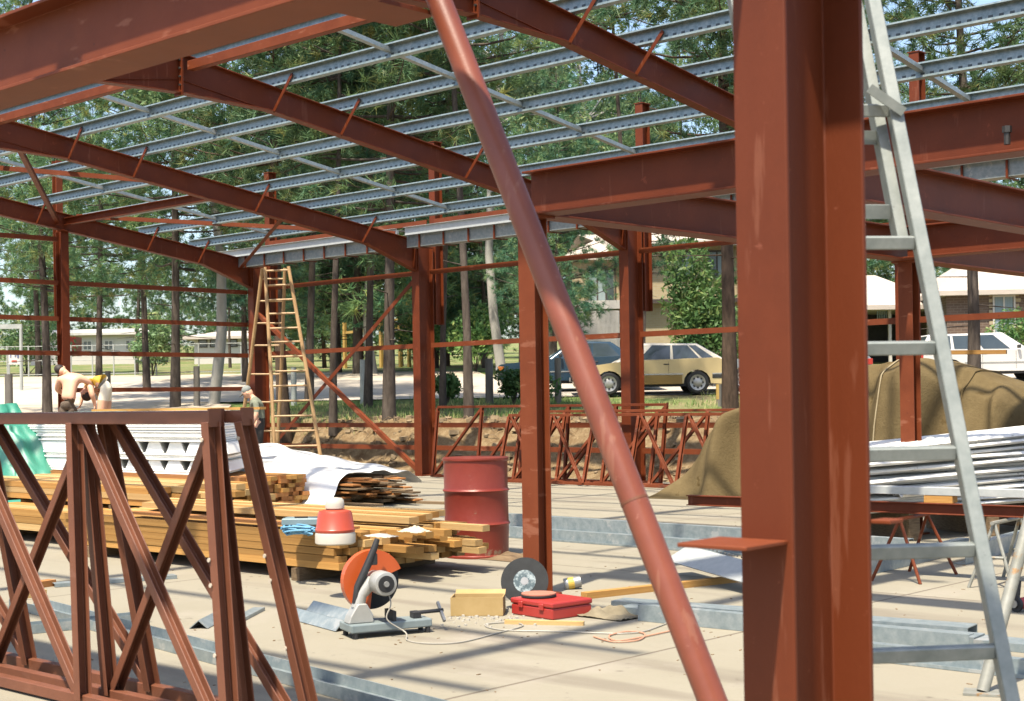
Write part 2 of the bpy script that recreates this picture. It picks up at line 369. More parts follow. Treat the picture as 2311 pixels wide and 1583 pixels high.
for i, X in enumerate(FX):
    for Y in PY + [2 * RIDGE - y for y in PY[:4]]:
        if cl is None:
            mb = MB(); mb.bx(-.04, .04, .006, .014, 0, .15); cl = mb.build('purlin_cleat', M['red'], frame, world=False); c = cl
        else: c = share(cl, (0, 0, 0), frame)
        c.location = Vector((X + .02, Y, rtop(Y) + .004)) - ORG[frame.name]
fb = None
for i, X in enumerate(FX[:4]):
    for Y in (PY[1], PY[2], PY[4], PY[6]) if i else (PY[3], PY[5], PY[6]):
        p0 = Vector((X + .02, Y - .03, rtop(Y) - .29)); p1 = Vector((X + .40, Y - .03, rtop(Y) + .13))
        if fb is None:
            mb = MB(); mb.ext(Lsec(.045, .006), (0, 0, 0), p1 - p0, (0, 1, 0)); fb = mb.build('fly_brace', M['red'], frame, world=False); c = fb
        else: c = share(fb, (0, 0, 0), frame)
        c.location = p0 - ORG[frame.name]
# bridging between purlins, mid-bay
for X in (-22.3, -17.48, -12.56, -7.64):
    ys_ = [2 * RIDGE - PY[2], 2 * RIDGE - PY[1], 2 * RIDGE - PY[0]] + PY
    for a, b_ in zip(ys_, ys_[1:]):
        if a < RIDGE < b_: continue
        mb = MB(); mb.ext(Csec(.075, .05, .004), (X, a + .01, rtop(a) + .11), (X, b_ - .01, rtop(b_) + .11)); mb.build('bridging', M['galv2'], frame)
# ridge ties
for a, b_ in zip(FX, FX[1:]):
    mb = MB(); mb.bx(a + .09, b_ - .09, RIDGE + .06, RIDGE + .16, 5.38, 5.49); mb.build('ridge_tie', M['redF'], frame, bevel=.004)
# eave box gutter with straps
M['galvP'] = mat('galvanised_pale', (.46, .49, .485), (.58, .60, .585), .45, .2, 12)
for k, (a, b_) in enumerate([(-25.3, FX[1] - .11), (FX[1] + .11, FX[2] - .11), (FX[2] + .11, FX[3] - .11), (FX[3] + .11, -4.5)]):
    mb = MB(); mb.ext(Csec(.26, .34, .006), (a, 18.44, 4.35), (b_, 18.44, 4.35), (0, 0, 1))
    g = mb.build('eave_gutter', M['galv2'], frame)
    mb = MB(); mb.ext([(-x, y) for x, y in reversed(Csec(.05, .15, .005))], (a, 18.40, 4.47), (b_, 18.40, 4.47), (0, 0, 1)); mb.build('eave_purlin', M['galvP'], g)  # pale metal puts the sunlit white of this strip into its colour
    n = int((b_ - a) / .62)
    for q in range(n):
        X = a + .35 + q * .62
        mb = MB(); mb.bx(X - .014, X + .014, 18.405, 18.428, 4.17, 4.39); mb.bx(X - .014, X + .014, 18.405, 18.75, 4.152, 4.168); mb.build('gutter_strap', M['red'], g)
# girts on the long wall
for zg, bays in ((3.77, (0, 1, 2, 3)), (2.41, (0, 1, 2, 3)), (.93, (0, 1, 2)), (.51, (0, 1, 2)), (4.72, (0, 1, 2))):
    for k in bays:
        a = FX[k]; b_ = FX[k + 1] if k < 4 else -5; y = WY1 - .10 if zg < 4 else WY1 + .03
        if zg == 2.41 and k == 1: a = FX[1]; 
        mb = MB(); mb.ext(Csec(.06, .085, .006), (a + .1, y, zg), (b_ - .1, y, zg)); mb.build('wall_girt', M['redF'], frame)
# wall bracing in the end bay
yb = WY0 + .10
for (x0, z0, x1, z1, mm, off) in ((FX[0] + .1, .25, FX[1] - .1, 3.7, 'red', .0), (FX[0] + .1, 3.3, FX[1] - .1, .15, 'redF', -.05)):
    mb = MB(); mb.ext(Lsec(.078, .008), (x0, yb + off, z0), (x1, yb + off, z1), (0, 1, 0)); mb.build('wall_brace', M[mm], frame)
# end wall mullion, its parapet post and girts
MX = FX[0] - .12; MY = 14.5
mb = MB(); mb.ext(Hsec(.16, .2, .012, .009), (MX, MY, .02), (MX, MY, rtop(MY) - .31), up=(1, 0, 0)); mb.build('end_wall_post', M['red'], frame, bevel=.003)
mb = MB(); mb.ext(Hsec(.13, .15, .012, .009), (MX - .22, MY + .05, 3.0), (MX - .22, MY + .05, 6.0), up=(1, 0, 0)); mb.build('parapet_post', M['redF'], frame)
for zg in (4.5, 3.69, 3.02, 2.38, 1.69):
    for y0, y1 in ((8.2, MY - .1), (MY + .1, WY0)):
        if zg == 4.5 and y0 > 10: continue
        if zg == 1.69 and y0 < 10: continue
        mb = MB(); mb.ext(Csec(.06, .085, .006), (MX + .02, y0, zg), (MX + .02, y1, zg)); mb.build('wall_girt', M['redF'], frame)
# bay A-B: strut from the mullion and crossed roof bracing
zt = rtop(MY) - .13
mb = MB(); mb.ext(Hsec(.10, .13, .008, .006), (FX[0] + .01, MY, zt), (FX[1] - .01, MY, zt)); mb.build('roof_strut', M['red'], frame)
def rp(i, Y, off=-.16): return Vector((FX[i] + (.05 if i == 0 else -.05), Y, rtop(Y) + off))
for a, b_, mm in ((rp(1, 10.9, -.3), rp(0, MY - .15, -.2), 'red'), (rp(0, 10.4, .02), rp(1, MY - .3, -.1), 'redF'), (rp(1, MY + 1.3, -.2), rp(0, 18.5, -.2), 'red'), (rp(0, MY + .2, -.02), rp(1, 18.3, .02), 'redF')):
    mb = MB(); mb.ext(Lsec(.075, .007), a, b_); mb.build('roof_brace', M[mm], frame)

# ================================================================= MEZZANINE
mez = thing('mezzanine_frame', 'low mezzanine frame of deep red I-beams on posts, nearest post filling right foreground', 'steel frame', (-1.94, 3.1, 0))
ZB, ZD = 2.69, .31
def ibeam(name, p0, p1, b, d, mt, parent, bev=.002):
    mb = MB(); mb.ext(Hsec(b, d, .014, .01), p0, p1); return mb.build(name, mt, parent, bevel=bev)
zc = ZB + ZD / 2
ibeam('floor_beam', (-13.0, 3.11, zc), (-.3, 3.11, zc), .20, ZD, M['redF'], mez)
B1 = ibeam('floor_beam', (-6.97, 7.8, zc), (1.2, 7.8, zc), .21, ZD, M['red'], mez)
ibeam('floor_beam', (-6.93, 7.9, zc - .004), (-6.93, 18.7, zc - .004), .21, ZD, M['red'], mez)
ibeam('floor_beam', (-5.03, 7.9, zc - .002), (-5.03, 13.0, zc - .002), .21, ZD, M['red'], mez)
ibeam('floor_beam', (-6.83, 13.1, zc), (1.2, 13.1, zc), .21, ZD, M['red'], mez)
for x, y in ((-6.97, 7.8), (-6.93, 13.3)):
    mb = MB(); mb.ext(Hsec(.15, .15, .011, .008), (x, y, .016), (x, y, ZB - .02), up=(0, 1, 0)); c = mb.build('post', M['redF'], mez, bevel=.003)
    mb = MB(); mb.bx(x - .12, x + .12, y - .12, y + .12, 0, .016); mb.build('base_plate', M['redF'], c); mb = MB(); mb.bx(x - .13, x + .13, y - .1, y + .1, ZB - .02, ZB - .002); mb.build('cap_plate', M['redF'], c)
# bolts under the deep beam
for x in (-3.42, -3.24):
    mb = MB(); mb.tube([(x, 7.71, 2.735), (x, 7.71, 2.80)], .018, 8); mb.tube([(x, 7.71, 2.80), (x, 7.71, 2.835)], .026, 6); mb.build('bolt', M['blackbolt'], B1)
# the big foreground post: near flange, web, wider far flange
KX = -1.943
mb = MB()
prof = [(-.075, 3.0), (.072, 3.0), (.072, 3.013), (.005, 3.013), (.005, 3.285), (.112, 3.285), (.112, 3.3), (-.112, 3.3), (-.112, 3.285), (-.005, 3.285), (-.005, 3.013), (-.075, 3.013)]
mb.prism(prof, lambda u, v, t: Vector((KX + u, v, t)), .02, ZB - .003)
M['redK'] = mat('red_oxide_near', (.128, .0255, .0062), (.165, .035, .0094), .55, 0, 2.2, .08, 90, .25, stretch=(1, 1, .25), spot=((.24, .070, .036), 26, .66), scuff=((.27, .095, .052), 24, (1, 1, .09), .63, .45))
big = mb.build('post', M['redK'], mez, bevel=.004, seg=2); big['label'] = 'broad red post close to the camera'
mb = MB(); mb.bx(KX - .16, KX + .16, 2.93, 3.37, 0, .02); mb.build('base_plate', M['redK'], big)
# cleat plate on its near face
zk = onY(1740, 1228, 2.95).z
mb = MB(); mb.box((KX - .035, 2.905, zk), (.19, .185, .010), Matrix.Rotation(R(2), 3, 'Z'))
cle = mb.build('shade_plate', M['redF'], big, bevel=.002)
mb = MB(); mb.box((KX + .135, 3.335, zk + .03), (.055, .07, .010)); mb.build('shade_plate', M['redF'], big, bevel=.002)
mb = MB(); mb.box((KX - .045, 2.865, 2.60), (.075, .27, .012)); mb.build('shade_plate', M['redF'], big, bevel=.002)  # unseen plate above the view, added to shade the flange below it
# round tube brace from the foot of the post up to the near beam
tb = thing('tube_brace', 'thick round red tube brace slanting from the overhead beam down to the post foot', 'brace', (-2.2, 3.48, 0))
TY = 3.48; p1 = onY(983, -20, TY); p0 = onY(1608, 1583, TY); p0 = p0 + (p0 - p1) * ((p0.z - .03) / (p1.z - p0.z)); p1 = p1 + (p1 - p0).normalized() * .35; pj = p0.lerp(p1, .345)
M['redT'] = mat('red_tube', (.215, .055, .028), (.27, .074, .040), .42, 0, 5, .05, 120, .45, spot=((.34, .13, .085), 30, .64), scuff=((.36, .16, .10), 18, (1, 1, .1), .63, .5))
mb = MB(); mb.tube([p0, p1], .0425, 40, True); tbo = mb.build('tube', M['redT'], tb, smooth=True)
mb = MB(); dt = (p1 - p0).normalized() * .004; mb.tube([pj - dt, pj + dt], .0436, 40, True); mb.build('weld_ring', M['redB'], tb, smooth=True)
mb = MB(); mb.bx(-3.75, -3.55, 3.20, 3.50, 2.70, 2.715); mb.build('gusset', M['redF'], tb)

# ================================================================= TRUSSES
def truss(label, Xr, Ytop, Ybot, ztop, nodes, flip, posts, mt, w=.075, t=.05, shift=0.0, n_out=0, name='roof_truss', bot_ext=.12, group=None, zb=.04):
    T = thing(name, label, 'truss', (Xr, (Ytop + Ybot) / 2, 0), group)
    top = lambda X: Vector((X, Ytop, ztop)); bot = lambda X: Vector((X, Ybot, zb))
    Xs = [Xr - q for q in nodes]
    up = Vector((0, 1, 0))
    def chord(nm, a, b_):
        mb = MB(); mb.ext(Csec(w * .75, w * .78, .006), a, b_); return mb.build(nm, mt, T, bevel=.003)
    chord('top_chord', top(Xs[-1]), top(Xr + .02)); chord('bottom_chord', bot(Xs[-1]), bot(Xr + bot_ext))
    mb = MB(); mb.bx(Xr + .02, Xr + .03, Ytop - .004, Ytop + w * .8 + .004, ztop - w / 2 - .004, ztop + w / 2 + .004); mb.build('end_cap', mt, T)
    for i, X in enumerate(Xs):
        mb = MB(); mb.ext(Csec(.05, w, .006), bot(X + (bot_ext * .8 if i == 0 else .03)) + Vector((0, t * .3, 0)), top(X - .01) + Vector((0, t * .3, -.02)), up); o = mb.build('end_post' if i == 0 else 'web_member', mt, T, bevel=.003)
        if i == 0 and posts:
            for q in (.93, .55, .47, .25):
                p = bot(X + bot_ext * .8).lerp(top(X), q); mb = MB(); mb.tube([p + Vector((0, -.022, 0)), p + Vector((0, -.027, 0))], .009, 10); mb.build('bolt_hole', M['pale'], o)
        if i + 1 < len(Xs):
            a, b_ = (top(Xs[i + 1] + .03), bot(X - .02)) if not flip else (top(X - .03), bot(Xs[i + 1] + .02))
            mb = MB(); mb.ext(Csec(.045, w * .85, .006), b_ + Vector((0, t * .8 + shift, 0)), a + Vector((0, t * .8 + shift, -.02)), up); mb.build('web_member', mt, T, bevel=.003)
    return T
M['pale'] = mat('pale_hole', (.55, .48, .38), (.6, .52, .42), .9)
nd = [0, 1.06, 2.2, 3.35, 4.5]
truss('brown-red steel truss standing upright at lower left, nearest of the bundle', -5.07, 3.62, 3.62, 1.34, nd, False, True, M['redB'], .068)
truss('brown-red steel truss at lower left, leaning behind the nearest one', -5.02, 3.75, 3.96, 1.343, nd, False, True, M['redB'], .068, bot_ext=.2)
truss('brown-red steel truss with reversed diagonals, innermost of lower left bundle', -5.14, 3.69, 3.77, 1.341, [0, 1.0, 2.15, 3.3, 4.4], True, False, M['redB'], .066, bot_ext=.1)
g = 'trusses leaning along the far wall'
truss('long slim red truss propped against the far wall, highest and rearmost', onY(1497, 917, 18.5).x, 18.55, 18.35, onY(1200, 917, 18.5).z, [0, 1.0, 2.0, 3.0, 4.0, 5.1], True, False, M['red'], .055, .03, group=g, bot_ext=0)
truss('long slim red truss against the far wall, front one with closed left end', onY(1690, 937, 18.0).x + 1.5, 18.1, 17.75, onY(1300, 937, 18.1).z, [0, .9, 1.8, 2.7, 3.6, 4.5, 5.4, 6.35], False, False, M['redF'], .06, .03, group=g, bot_ext=-.1)
truss('long slim red truss against the far wall, middle one of three', onY(1680, 928, 18.3).x + 1.2, 18.35, 18.05, onY(1400, 928, 18.3).z, [0, .95, 1.9, 2.85, 3.8, 4.75, 5.7], True, False, M['redF'], .055, .03, group=g, bot_ext=.1)
# ================================================================= VEGETATION
def leafmat(name, c0, c1, c2, tr=.35):
    mt = bpy.data.materials.new(name); mt.use_nodes = True; nt = mt.node_tree
    for n in list(nt.nodes): nt.nodes.remove(n)
    out = nt.nodes.new('ShaderNodeOutputMaterial'); df = nt.nodes.new('ShaderNodeBsdfPrincipled'); tl = nt.nodes.new('ShaderNodeBsdfTranslucent'); mx = nt.nodes.new('ShaderNodeMixShader')
    col = ramp(nt, tex(nt, 'Object', .9, 3, .6), c0, c1, .35, .65)
    col = mixc(nt, ramp(nt, tex(nt, 'Object', 2.6, 3, .6), (0, 0, 0), (1, 1, 1), .52, .72), col, c2)
    oi = nt.nodes.new('ShaderNodeObjectInfo'); hs = nt.nodes.new('ShaderNodeHueSaturation'); mr = nt.nodes.new('ShaderNodeMapRange'); mr.inputs[3].default_value = .72; mr.inputs[4].default_value = 1.3
    nt.links.new(oi.outputs['Random'], mr.inputs[0]); nt.links.new(mr.outputs[0], hs.inputs['Value']); nt.links.new(col, hs.inputs['Color'])
    nt.links.new(hs.outputs[0], df.inputs['Base Color']); nt.links.new(hs.outputs[0], tl.inputs['Color']); df.inputs['Roughness'].default_value = .55; df.inputs['Specular IOR Level'].default_value = .3
    mx.inputs[0].default_value = tr; nt.links.new(df.outputs[0], mx.inputs[1]); nt.links.new(tl.outputs[0], mx.inputs[2]); nt.links.new(mx.outputs[0], out.inputs[0]); return mt
M['needle'] = leafmat('pine_needles', (0.055, 0.143, 0.078), (0.141, 0.227, 0.085), (0.320, 0.305, 0.093))
M['needle2'] = leafmat('pine_needles_dark', (0.040, 0.122, 0.078), (0.104, 0.181, 0.083), (0.206, 0.243, 0.083))
M['gumleaf'] = leafmat('gum_leaves', (0.097, 0.196, 0.087), (0.216, 0.305, 0.138), (0.412, 0.392, 0.166))
M['shrubleaf'] = leafmat('shrub_leaves', (0.048, 0.118, 0.039), (0.118, 0.216, 0.058), (0.274, 0.314, 0.097))
M['bark'] = mat('pine_bark', (.055, .045, .038), (.17, .14, .115), .95, 0, 9, .9, 22, .1, stretch=(1, 1, .25))
M['bark2'] = mat('brown_bark', (.05, .038, .028), (.15, .105, .075), .95, 0, 8, .9, 20, .1, stretch=(1, 1, .3))
M['gumbark'] = mat('gum_bark', (.30, .30, .27), (.50, .48, .43), .85, 0, 3, .2, 15, .2, stretch=(1, 1, .4), spot=((.20, .19, .17), 2.5, .6))
def unit(n): v = rng.normal(size=(n, 3)); return v / np.linalg.norm(v, axis=1, keepdims=True)
def mesh_np(name, V, F, m):
    me = bpy.data.meshes.new(name); n = len(V); k = F.shape[1]
    me.vertices.add(n); me.vertices.foreach_set('co', V.astype(np.float32).ravel())
    me.loops.add(F.size); me.loops.foreach_set('vertex_index', F.astype(np.int32).ravel())
    me.polygons.add(len(F)); me.polygons.foreach_set('loop_start', np.arange(0, F.size, k, dtype=np.int32))
    me.update(calc_edges=True); me.materials.append(m); return me
def needles(cent, dirs, per, ln, wd):
    n = len(cent) * per; c = np.repeat(cent, per, 0); d = np.repeat(dirs, per, 0) * .55 + unit(n) * .75; d /= np.linalg.norm(d, axis=1, keepdims=True)
    d[:, 2] -= .12
    s = np.cross(d, unit(n)); s /= np.linalg.norm(s, axis=1, keepdims=True) + 1e-9; L = ln * rng.uniform(.6, 1.15, (n, 1))
    c = c + unit(n) * .05
    V = np.stack([c - s * wd / 2, c + s * wd / 2, c + d * L], 1).reshape(-1, 3); return V, np.arange(n * 3).reshape(-1, 3)
def pine_parts(seed, H, start, Lmax, tr, tuft=1.0, per=26, ln=.27, wd=.024, lean=0.0):
    rnd = random.Random(seed); global rng; rng = np.random.default_rng(seed)
    pts = []; 
    for i in range(9):
        t = i / 8; pts.append(Vector((lean * t * H + .12 * math.sin(t * 5 + seed), .10 * math.sin(t * 4 + seed * 2), t * H)))
    rad = [tr * .8 * (1.25 if i == 0 else 1 - .85 * i / 8) for i in range(9)]
    tm = MB(); tm.tube(pts, rad, 10)
    def trunk_at(z): t = min(.999, z / H) * 8; i = int(t); return pts[i].lerp(pts[i + 1], t - i)
    cen = []; dr = []; z = start
    # dead snags below the crown
    for k in range(6):
        zz = start * rnd.uniform(.45, 1.0); a = rnd.uniform(0, 6.28); p = trunk_at(zz); L = rnd.uniform(.3, 1.1)
        tm.tube([p, p + Vector((math.cos(a) * L, math.sin(a) * L, rnd.uniform(-.15, .1)))], [.015, .005], 4)
    while z < H - .3:
        f = (z - start) / (H - start)
        for k in range(rnd.choice((2, 3, 3, 4))):
            a = rnd.uniform(0, 6.283); L = (Lmax * (1 - f) ** .75 + .35) * rnd.uniform(.65, 1.15) * (.55 + min(.45, f * 3))
            p = trunk_at(z + rnd.uniform(-.15, .15)); h = Vector((math.cos(a), math.sin(a), 0)); bp = [p]; rise = -.18 + .55 * f
            for q in range(1, 6):
                u = q / 5; bp.append(p + h * L * u + Vector((rnd.uniform(-.08, .08), rnd.uniform(-.08, .08), L * (rise * u + .28 * u * u))))
            tm.tube(bp, [.028 * (1 - .8 * q / 5) * (1 - .5 * f) + .004 for q in range(6)], 4)
            nt_ = max(3, int(L * 8.5 * tuft))
            for q in range(nt_):
                u = 1 - (rnd.random() ** 1.4) * .75; i = min(4, int(u * 5)); c = bp[i].lerp(bp[i + 1], u * 5 - i)
                off = Vector((rnd.gauss(0, 1), rnd.gauss(0, 1), rnd.gauss(.15, .7))) * .24 * (1.15 - u * .4) * min(1.3, L)
                cen.append(tuple(c + off)); v = (h * .8 + off.normalized() * .6 + Vector((0, 0, .35))).normalized(); dr.append(tuple(v))
        z += rnd.uniform(.22, .42)
    V, F = needles(np.array(cen), np.array(dr), per, ln, wd)
    return tm, V, F
def leaf_crown(seed, blobs, n, ls, flat=.5):
    r = np.random.default_rng(seed); V = []; 
    for (cx_, cy_, cz, rx, rz) in blobs:
        u = r.normal(size=(n, 3)); u /= np.linalg.norm(u, axis=1, keepdims=True); rad = r.uniform(.35, 1.05, (n, 1)) ** .6
        c = np.array([cx_, cy_, cz]) + u * rad * np.array([rx, rx, rz]); a = r.normal(size=(n, 3)); a /= np.linalg.norm(a, axis=1, keepdims=True)
        b = np.cross(a, r.normal(size=(n, 3))); b /= np.linalg.norm(b, axis=1, keepdims=True); s = ls * r.uniform(.6, 1.3, (n, 1))
        V.append(np.stack([c - a * s, c + b * s * .4, c + a * s, c - b * s * .4], 1).reshape(-1, 3))
    V = np.concatenate(V); return V, np.arange(len(V)).reshape(-1, 4)
VAR = []
def make_variant(name, kind, seed, **k):
    if kind == 'pine':
        tm, V, F = pine_parts(seed, **k); VAR.append((name, tm, mesh_np('crown', V, F, M['needle' if seed % 2 else 'needle2']), M['bark' if seed % 3 else 'bark2']))
    else:
        rnd = random.Random(seed); tm = MB(); H = k['H']; tr = k['tr']; pts = [Vector((.25 * math.sin(i * .8 + seed), .2 * math.sin(i * 1.1), H * i / 7)) for i in range(8)]
        tm.tube(pts, [tr * (1 - .75 * i / 7) for i in range(8)], 12); blobs = []
        for q in range(k['nb']):
            i = rnd.randint(4, 7); p = pts[i]; a = rnd.uniform(0, 6.28); L = rnd.uniform(.8, k['spread']); e = p + Vector((math.cos(a) * L, math.sin(a) * L, rnd.uniform(.2, 1.6)))
            tm.tube([p, p.lerp(e, .5) + Vector((0, 0, .2)), e], [tr * .3, tr * .18, .02], 6); blobs.append((e.x, e.y, e.z, rnd.uniform(.7, 1.3), rnd.uniform(.5, .9)))
        V, F = leaf_crown(seed, blobs, 420, .11); VAR.append((name, tm, mesh_np('crown', V, F, M['gumleaf']), M['gumbark']))
make_variant('pine_tree', 'pine', 1, H=14.5, start=3.6, Lmax=2.6, tr=.15)
make_variant('pine_tree', 'pine', 2, H=13.0, start=4.6, Lmax=2.2, tr=.13)
make_variant('pine_tree', 'pine', 3, H=16.0, start=5.2, Lmax=2.6, tr=.17, tuft=1.1)
make_variant('pine_tree', 'pine', 4, H=12.0, start=2.2, Lmax=2.8, tr=.14, tuft=1.15)
make_variant('pine_tree', 'pine', 5, H=11.5, start=5.4, Lmax=1.4, tr=.09)
make_variant('gum_tree', 'gum', 6, H=13.0, tr=.15, nb=26, spread=3.0)
make_variant('gum_tree', 'gum', 8, H=9.0, tr=.15, nb=24, spread=2.4)
make_variant('pine_tree', 'pine', 9, H=10.0, start=.9, Lmax=3.0, tr=.12, tuft=1.1, per=22, ln=.34, wd=.036)
make_variant('pine_tree', 'pine', 11, H=15.0, start=1.6, Lmax=3.2, tr=.17, tuft=1.0, per=22, ln=.36, wd=.038)
make_variant('pine_tree', 'pine', 13, H=14.0, start=9.0, Lmax=1.3, tr=.10)
TR_MESH = {}
for i, (nm, tm, cm, bk) in enumerate(VAR):
    o = tm.build('trunk', bk, None, smooth=True); TR_MESH[i] = o.data; bpy.data.objects.remove(o)
def tree(var, p, label, group=None, scale=1.0, rot=None, zoff=-.05):
    nm, tm, cm, bk = VAR[var]; t = thing(nm, label, 'tree', (p.x, p.y, ground_h(p.x, p.y, False) + zoff), group, (0, 0, random.uniform(0, 6.28) if rot is None else rot)); t.scale = (scale,) * 3
    for n, me in (('trunk', TR_MESH[var]), ('crown', cm)):
        o = bpy.data.objects.new(n, me); C.objects.link(o); o.parent = t
    return t
def pxd(x, d): a = (x - CX) / FPX * d; return lat(a, d)
# pines along the top of the bank, each where its trunk stands
for (x, d, v, s, lb) in [
    (398, 36.5, 0, 1.0, 'pine with bare trunk on the road verge, left of the pale gum trunk'),
    (640, 32.5, 2, 1.0, 'thick pine trunk standing behind the bamboo-coloured trestle ladder'),
    (708, 38.5, 1, 1.05, 'dark pine by the road just right of the trestle ladder'),
    (766, 31.5, 4, 1.15, 'slim grey-trunked pine seen through the crossed wall braces'),
    (834, 35.5, 1, .95, 'pine behind the dark wall brace, left of the thickest trunk'),
    (886, 31.2, 0, 1.05, 'thick rough-barked pine just left of the second wall column'),
    (1012, 34.8, 4, 1.1, 'short pine just right of the second wall column'),
    (1040, 30.2, 4, 1.3, 'straight thin pine behind the left end of the leaning trusses'),
    (1403, 33.8, 9, 1.0, 'thin pine in front of the gold hatchback nose'),
    (1646, 27.6, 2, 1.0, 'big dark-barked pine right beside the foreground post, over the leaning trusses'),
    (2186, 31.0, 0, 1.1, 'pine with dark trunk in front of the brick house at right'),
    (95, 34.5, 0, .85, 'low-branched pine at the left edge behind the end wall'),
    (230, 40.0, 0, .8, 'bushy low-branched pine behind the left end-wall girts'),
    (330, 44.5, 0, .9, 'pine across the road before the long white building'),
    (560, 47.0, 3, .9, 'pine across the road just left of the wall corner column'),
    ]:
    tree(v, pxd(x, d), lb, 'pines along the site edge', s)
tree(3, pxd(1262, 45.5), 'bushy pine across the road behind the slim post, beside cream house', None, .8)
tree(1, pxd(1458, 46.5), 'young pine in front of the cream house beside third wall column', None, .75)
tree(5, pxd(484, 37.6), 'pale-trunked gum tree with charred foot beside the road', None, 1.0)
tree(5, pxd(1130, 47.0), 'pale gum trunk across the road left of the blue car', None, 1.1)
tree(6, pxd(845, 50.0), 'pale gum far behind the thick pine near the second column', None, 1.1)
# the pine belt behind the road: rows that nothing in the picture tells apart
random.seed(21); belt = 'pines massed behind the road'
spots = []
for k in range(24): spots.append((-40 + k * 110 + random.uniform(-40, 40), random.uniform(50, 60)))
for k in range(24): spots.append((-80 + k * 112 + random.uniform(-45, 45), random.uniform(62, 82)))
for k in range(22): spots.append((-120 + k * 125 + random.uniform(-50, 50), random.uniform(88, 125)))
for k in range(9): spots.append((-60 + k * 80 + random.uniform(-25, 25), random.uniform(118, 150)))
spots += [(1235, 76), (1335, 74), (1425, 79), (1500, 73), (1600, 78)]
for (x, d) in spots:
    if 1130 < x < 1780 and 44 < d < 70: continue                   # the cream house stands here
    if 1900 < x and 44 < d < 66: continue
    if x < 560 and 50 < d < 112 and random.random() < .35: continue       # thinner on the left, sky shows
    if d > 62 and (x, d) not in spots[-5:] and random.random() < (.7 if x < 760 else .45): continue
    v = (random.choice((0, 1, 2, 4)) if d < 90 else random.choice((8, 2))) if x < 640 else random.choice((7, 8, 3, 8)) if d < 62 else random.choice((0, 8, 2, 8, 7)) if random.random() > .12 else random.choice((5, 6))
    sc = random.uniform(.75, 1.25) * (1.0 if d < 62 else 1.2 if d < 85 else 1.5)
    if x < 640: sc *= .8
    zone = ('seen above the left end-wall girts' if x < 560 else 'seen between corner column and second wall column' if x < 960 else 'seen between second and third wall columns' if x < 1450 else 'seen right of the third wall column')
    rank = 'nearest' if d < 62 else 'middle' if d < 86 else 'farthest'
    tree(v, pxd(x, d), f'tree of the {rank} row behind the road, {zone}', f'{rank} tree row behind the road, {zone}', sc)
for k, (x, d) in enumerate([(-20, 112), (70, 118), (150, 108), (235, 121), (320, 110), (395, 116), (470, 106), (540, 112), (620, 104), (700, 96)]):
    tree(7, pxd(x, d), 'low bushy tree behind the white buildings across the road at left', 'low bushy trees behind the white buildings', .62 + .13 * ((k * 7) % 4))
for k, (x, d) in enumerate([(640, 66), (730, 62), (815, 70), (905, 64), (1010, 61), (1090, 67), (1180, 63)]):
    tree(7 if k % 3 else 3, pxd(x, d), 'low dense pine across the road, between corner column and slim post', 'low dense pines across the road', .6 + .12 * ((k * 5) % 3))
# shrubs
def shrub(x, d, h, wd_, label, m_='shrubleaf', n=500, ls=.07, zoff=0, seed=0, group=None):
    p = pxd(x, d); z = ground_h(p.x, p.y, False) + zoff; t = thing('shrub', label, 'shrub', (p.x, p.y, z), group); rnd = random.Random(seed + int(x)); bl = []
    sm = MB()
    for q in range(7):
        a = rnd.uniform(0, 6.28); rr = wd_ * .35 * rnd.random(); e = Vector((p.x + math.cos(a) * rr, p.y + math.sin(a) * rr, z + h * rnd.uniform(.35, .8))); bl.append((e.x - p.x, e.y - p.y, e.z - z, wd_ * .3, h * .26)); sm.tube([Vector((p.x, p.y, z - .05)), e], [.02, .006], 5)
    sm.build('stem', M['bark'], t); V, F = leaf_crown(seed + int(x), bl, n // 3, ls); o = bpy.data.objects.new('foliage', mesh_np('foliage', V, F, M[m_])); C.objects.link(o); o.parent = t; return t
shrub(1160, 36.0, 1.0, 1.0, 'dark leafy shrub in front of the blue car nose', seed=1)
shrub(1205, 35.3, 1.2, 1.1, 'shrub at the blue car wheel beside the slim post', seed=2)
shrub(1010, 36.2, .8, 1.0, 'low shrub at the foot of the short pine by the second column', seed=3)
shrub(1570, 43.5, 4.6, 2.6, 'conical green shrub against the cream house wall', n=1500, ls=.10, seed=4)
shrub(1605, 42.5, 3.0, 2.2, 'rounded bush at the cream house corner, above the gold car', n=1300, ls=.10, seed=5)
shrub(2300, 47.5, 1.9, 2.0, 'round dark bush under the brick house window', n=900, ls=.08, seed=6)
shrub(345, 52.0, 2.2, 2.4, 'roadside bush across the road before the white building', 'gumleaf', 900, .09, seed=7)
shrub(1075, 50.5, 2.6, 3.2, 'spreading bush across the road right of second column', n=1000, ls=.10, seed=8)
shrub(960, 52.0, 2.2, 3.0, 'bush across the road half hidden by second column', n=900, ls=.10, seed=9)
shrub(60, 56.0, 2.6, 3.0, 'yellowish roadside bush at far left behind the sign', 'gumleaf', 900, .10, seed=10)
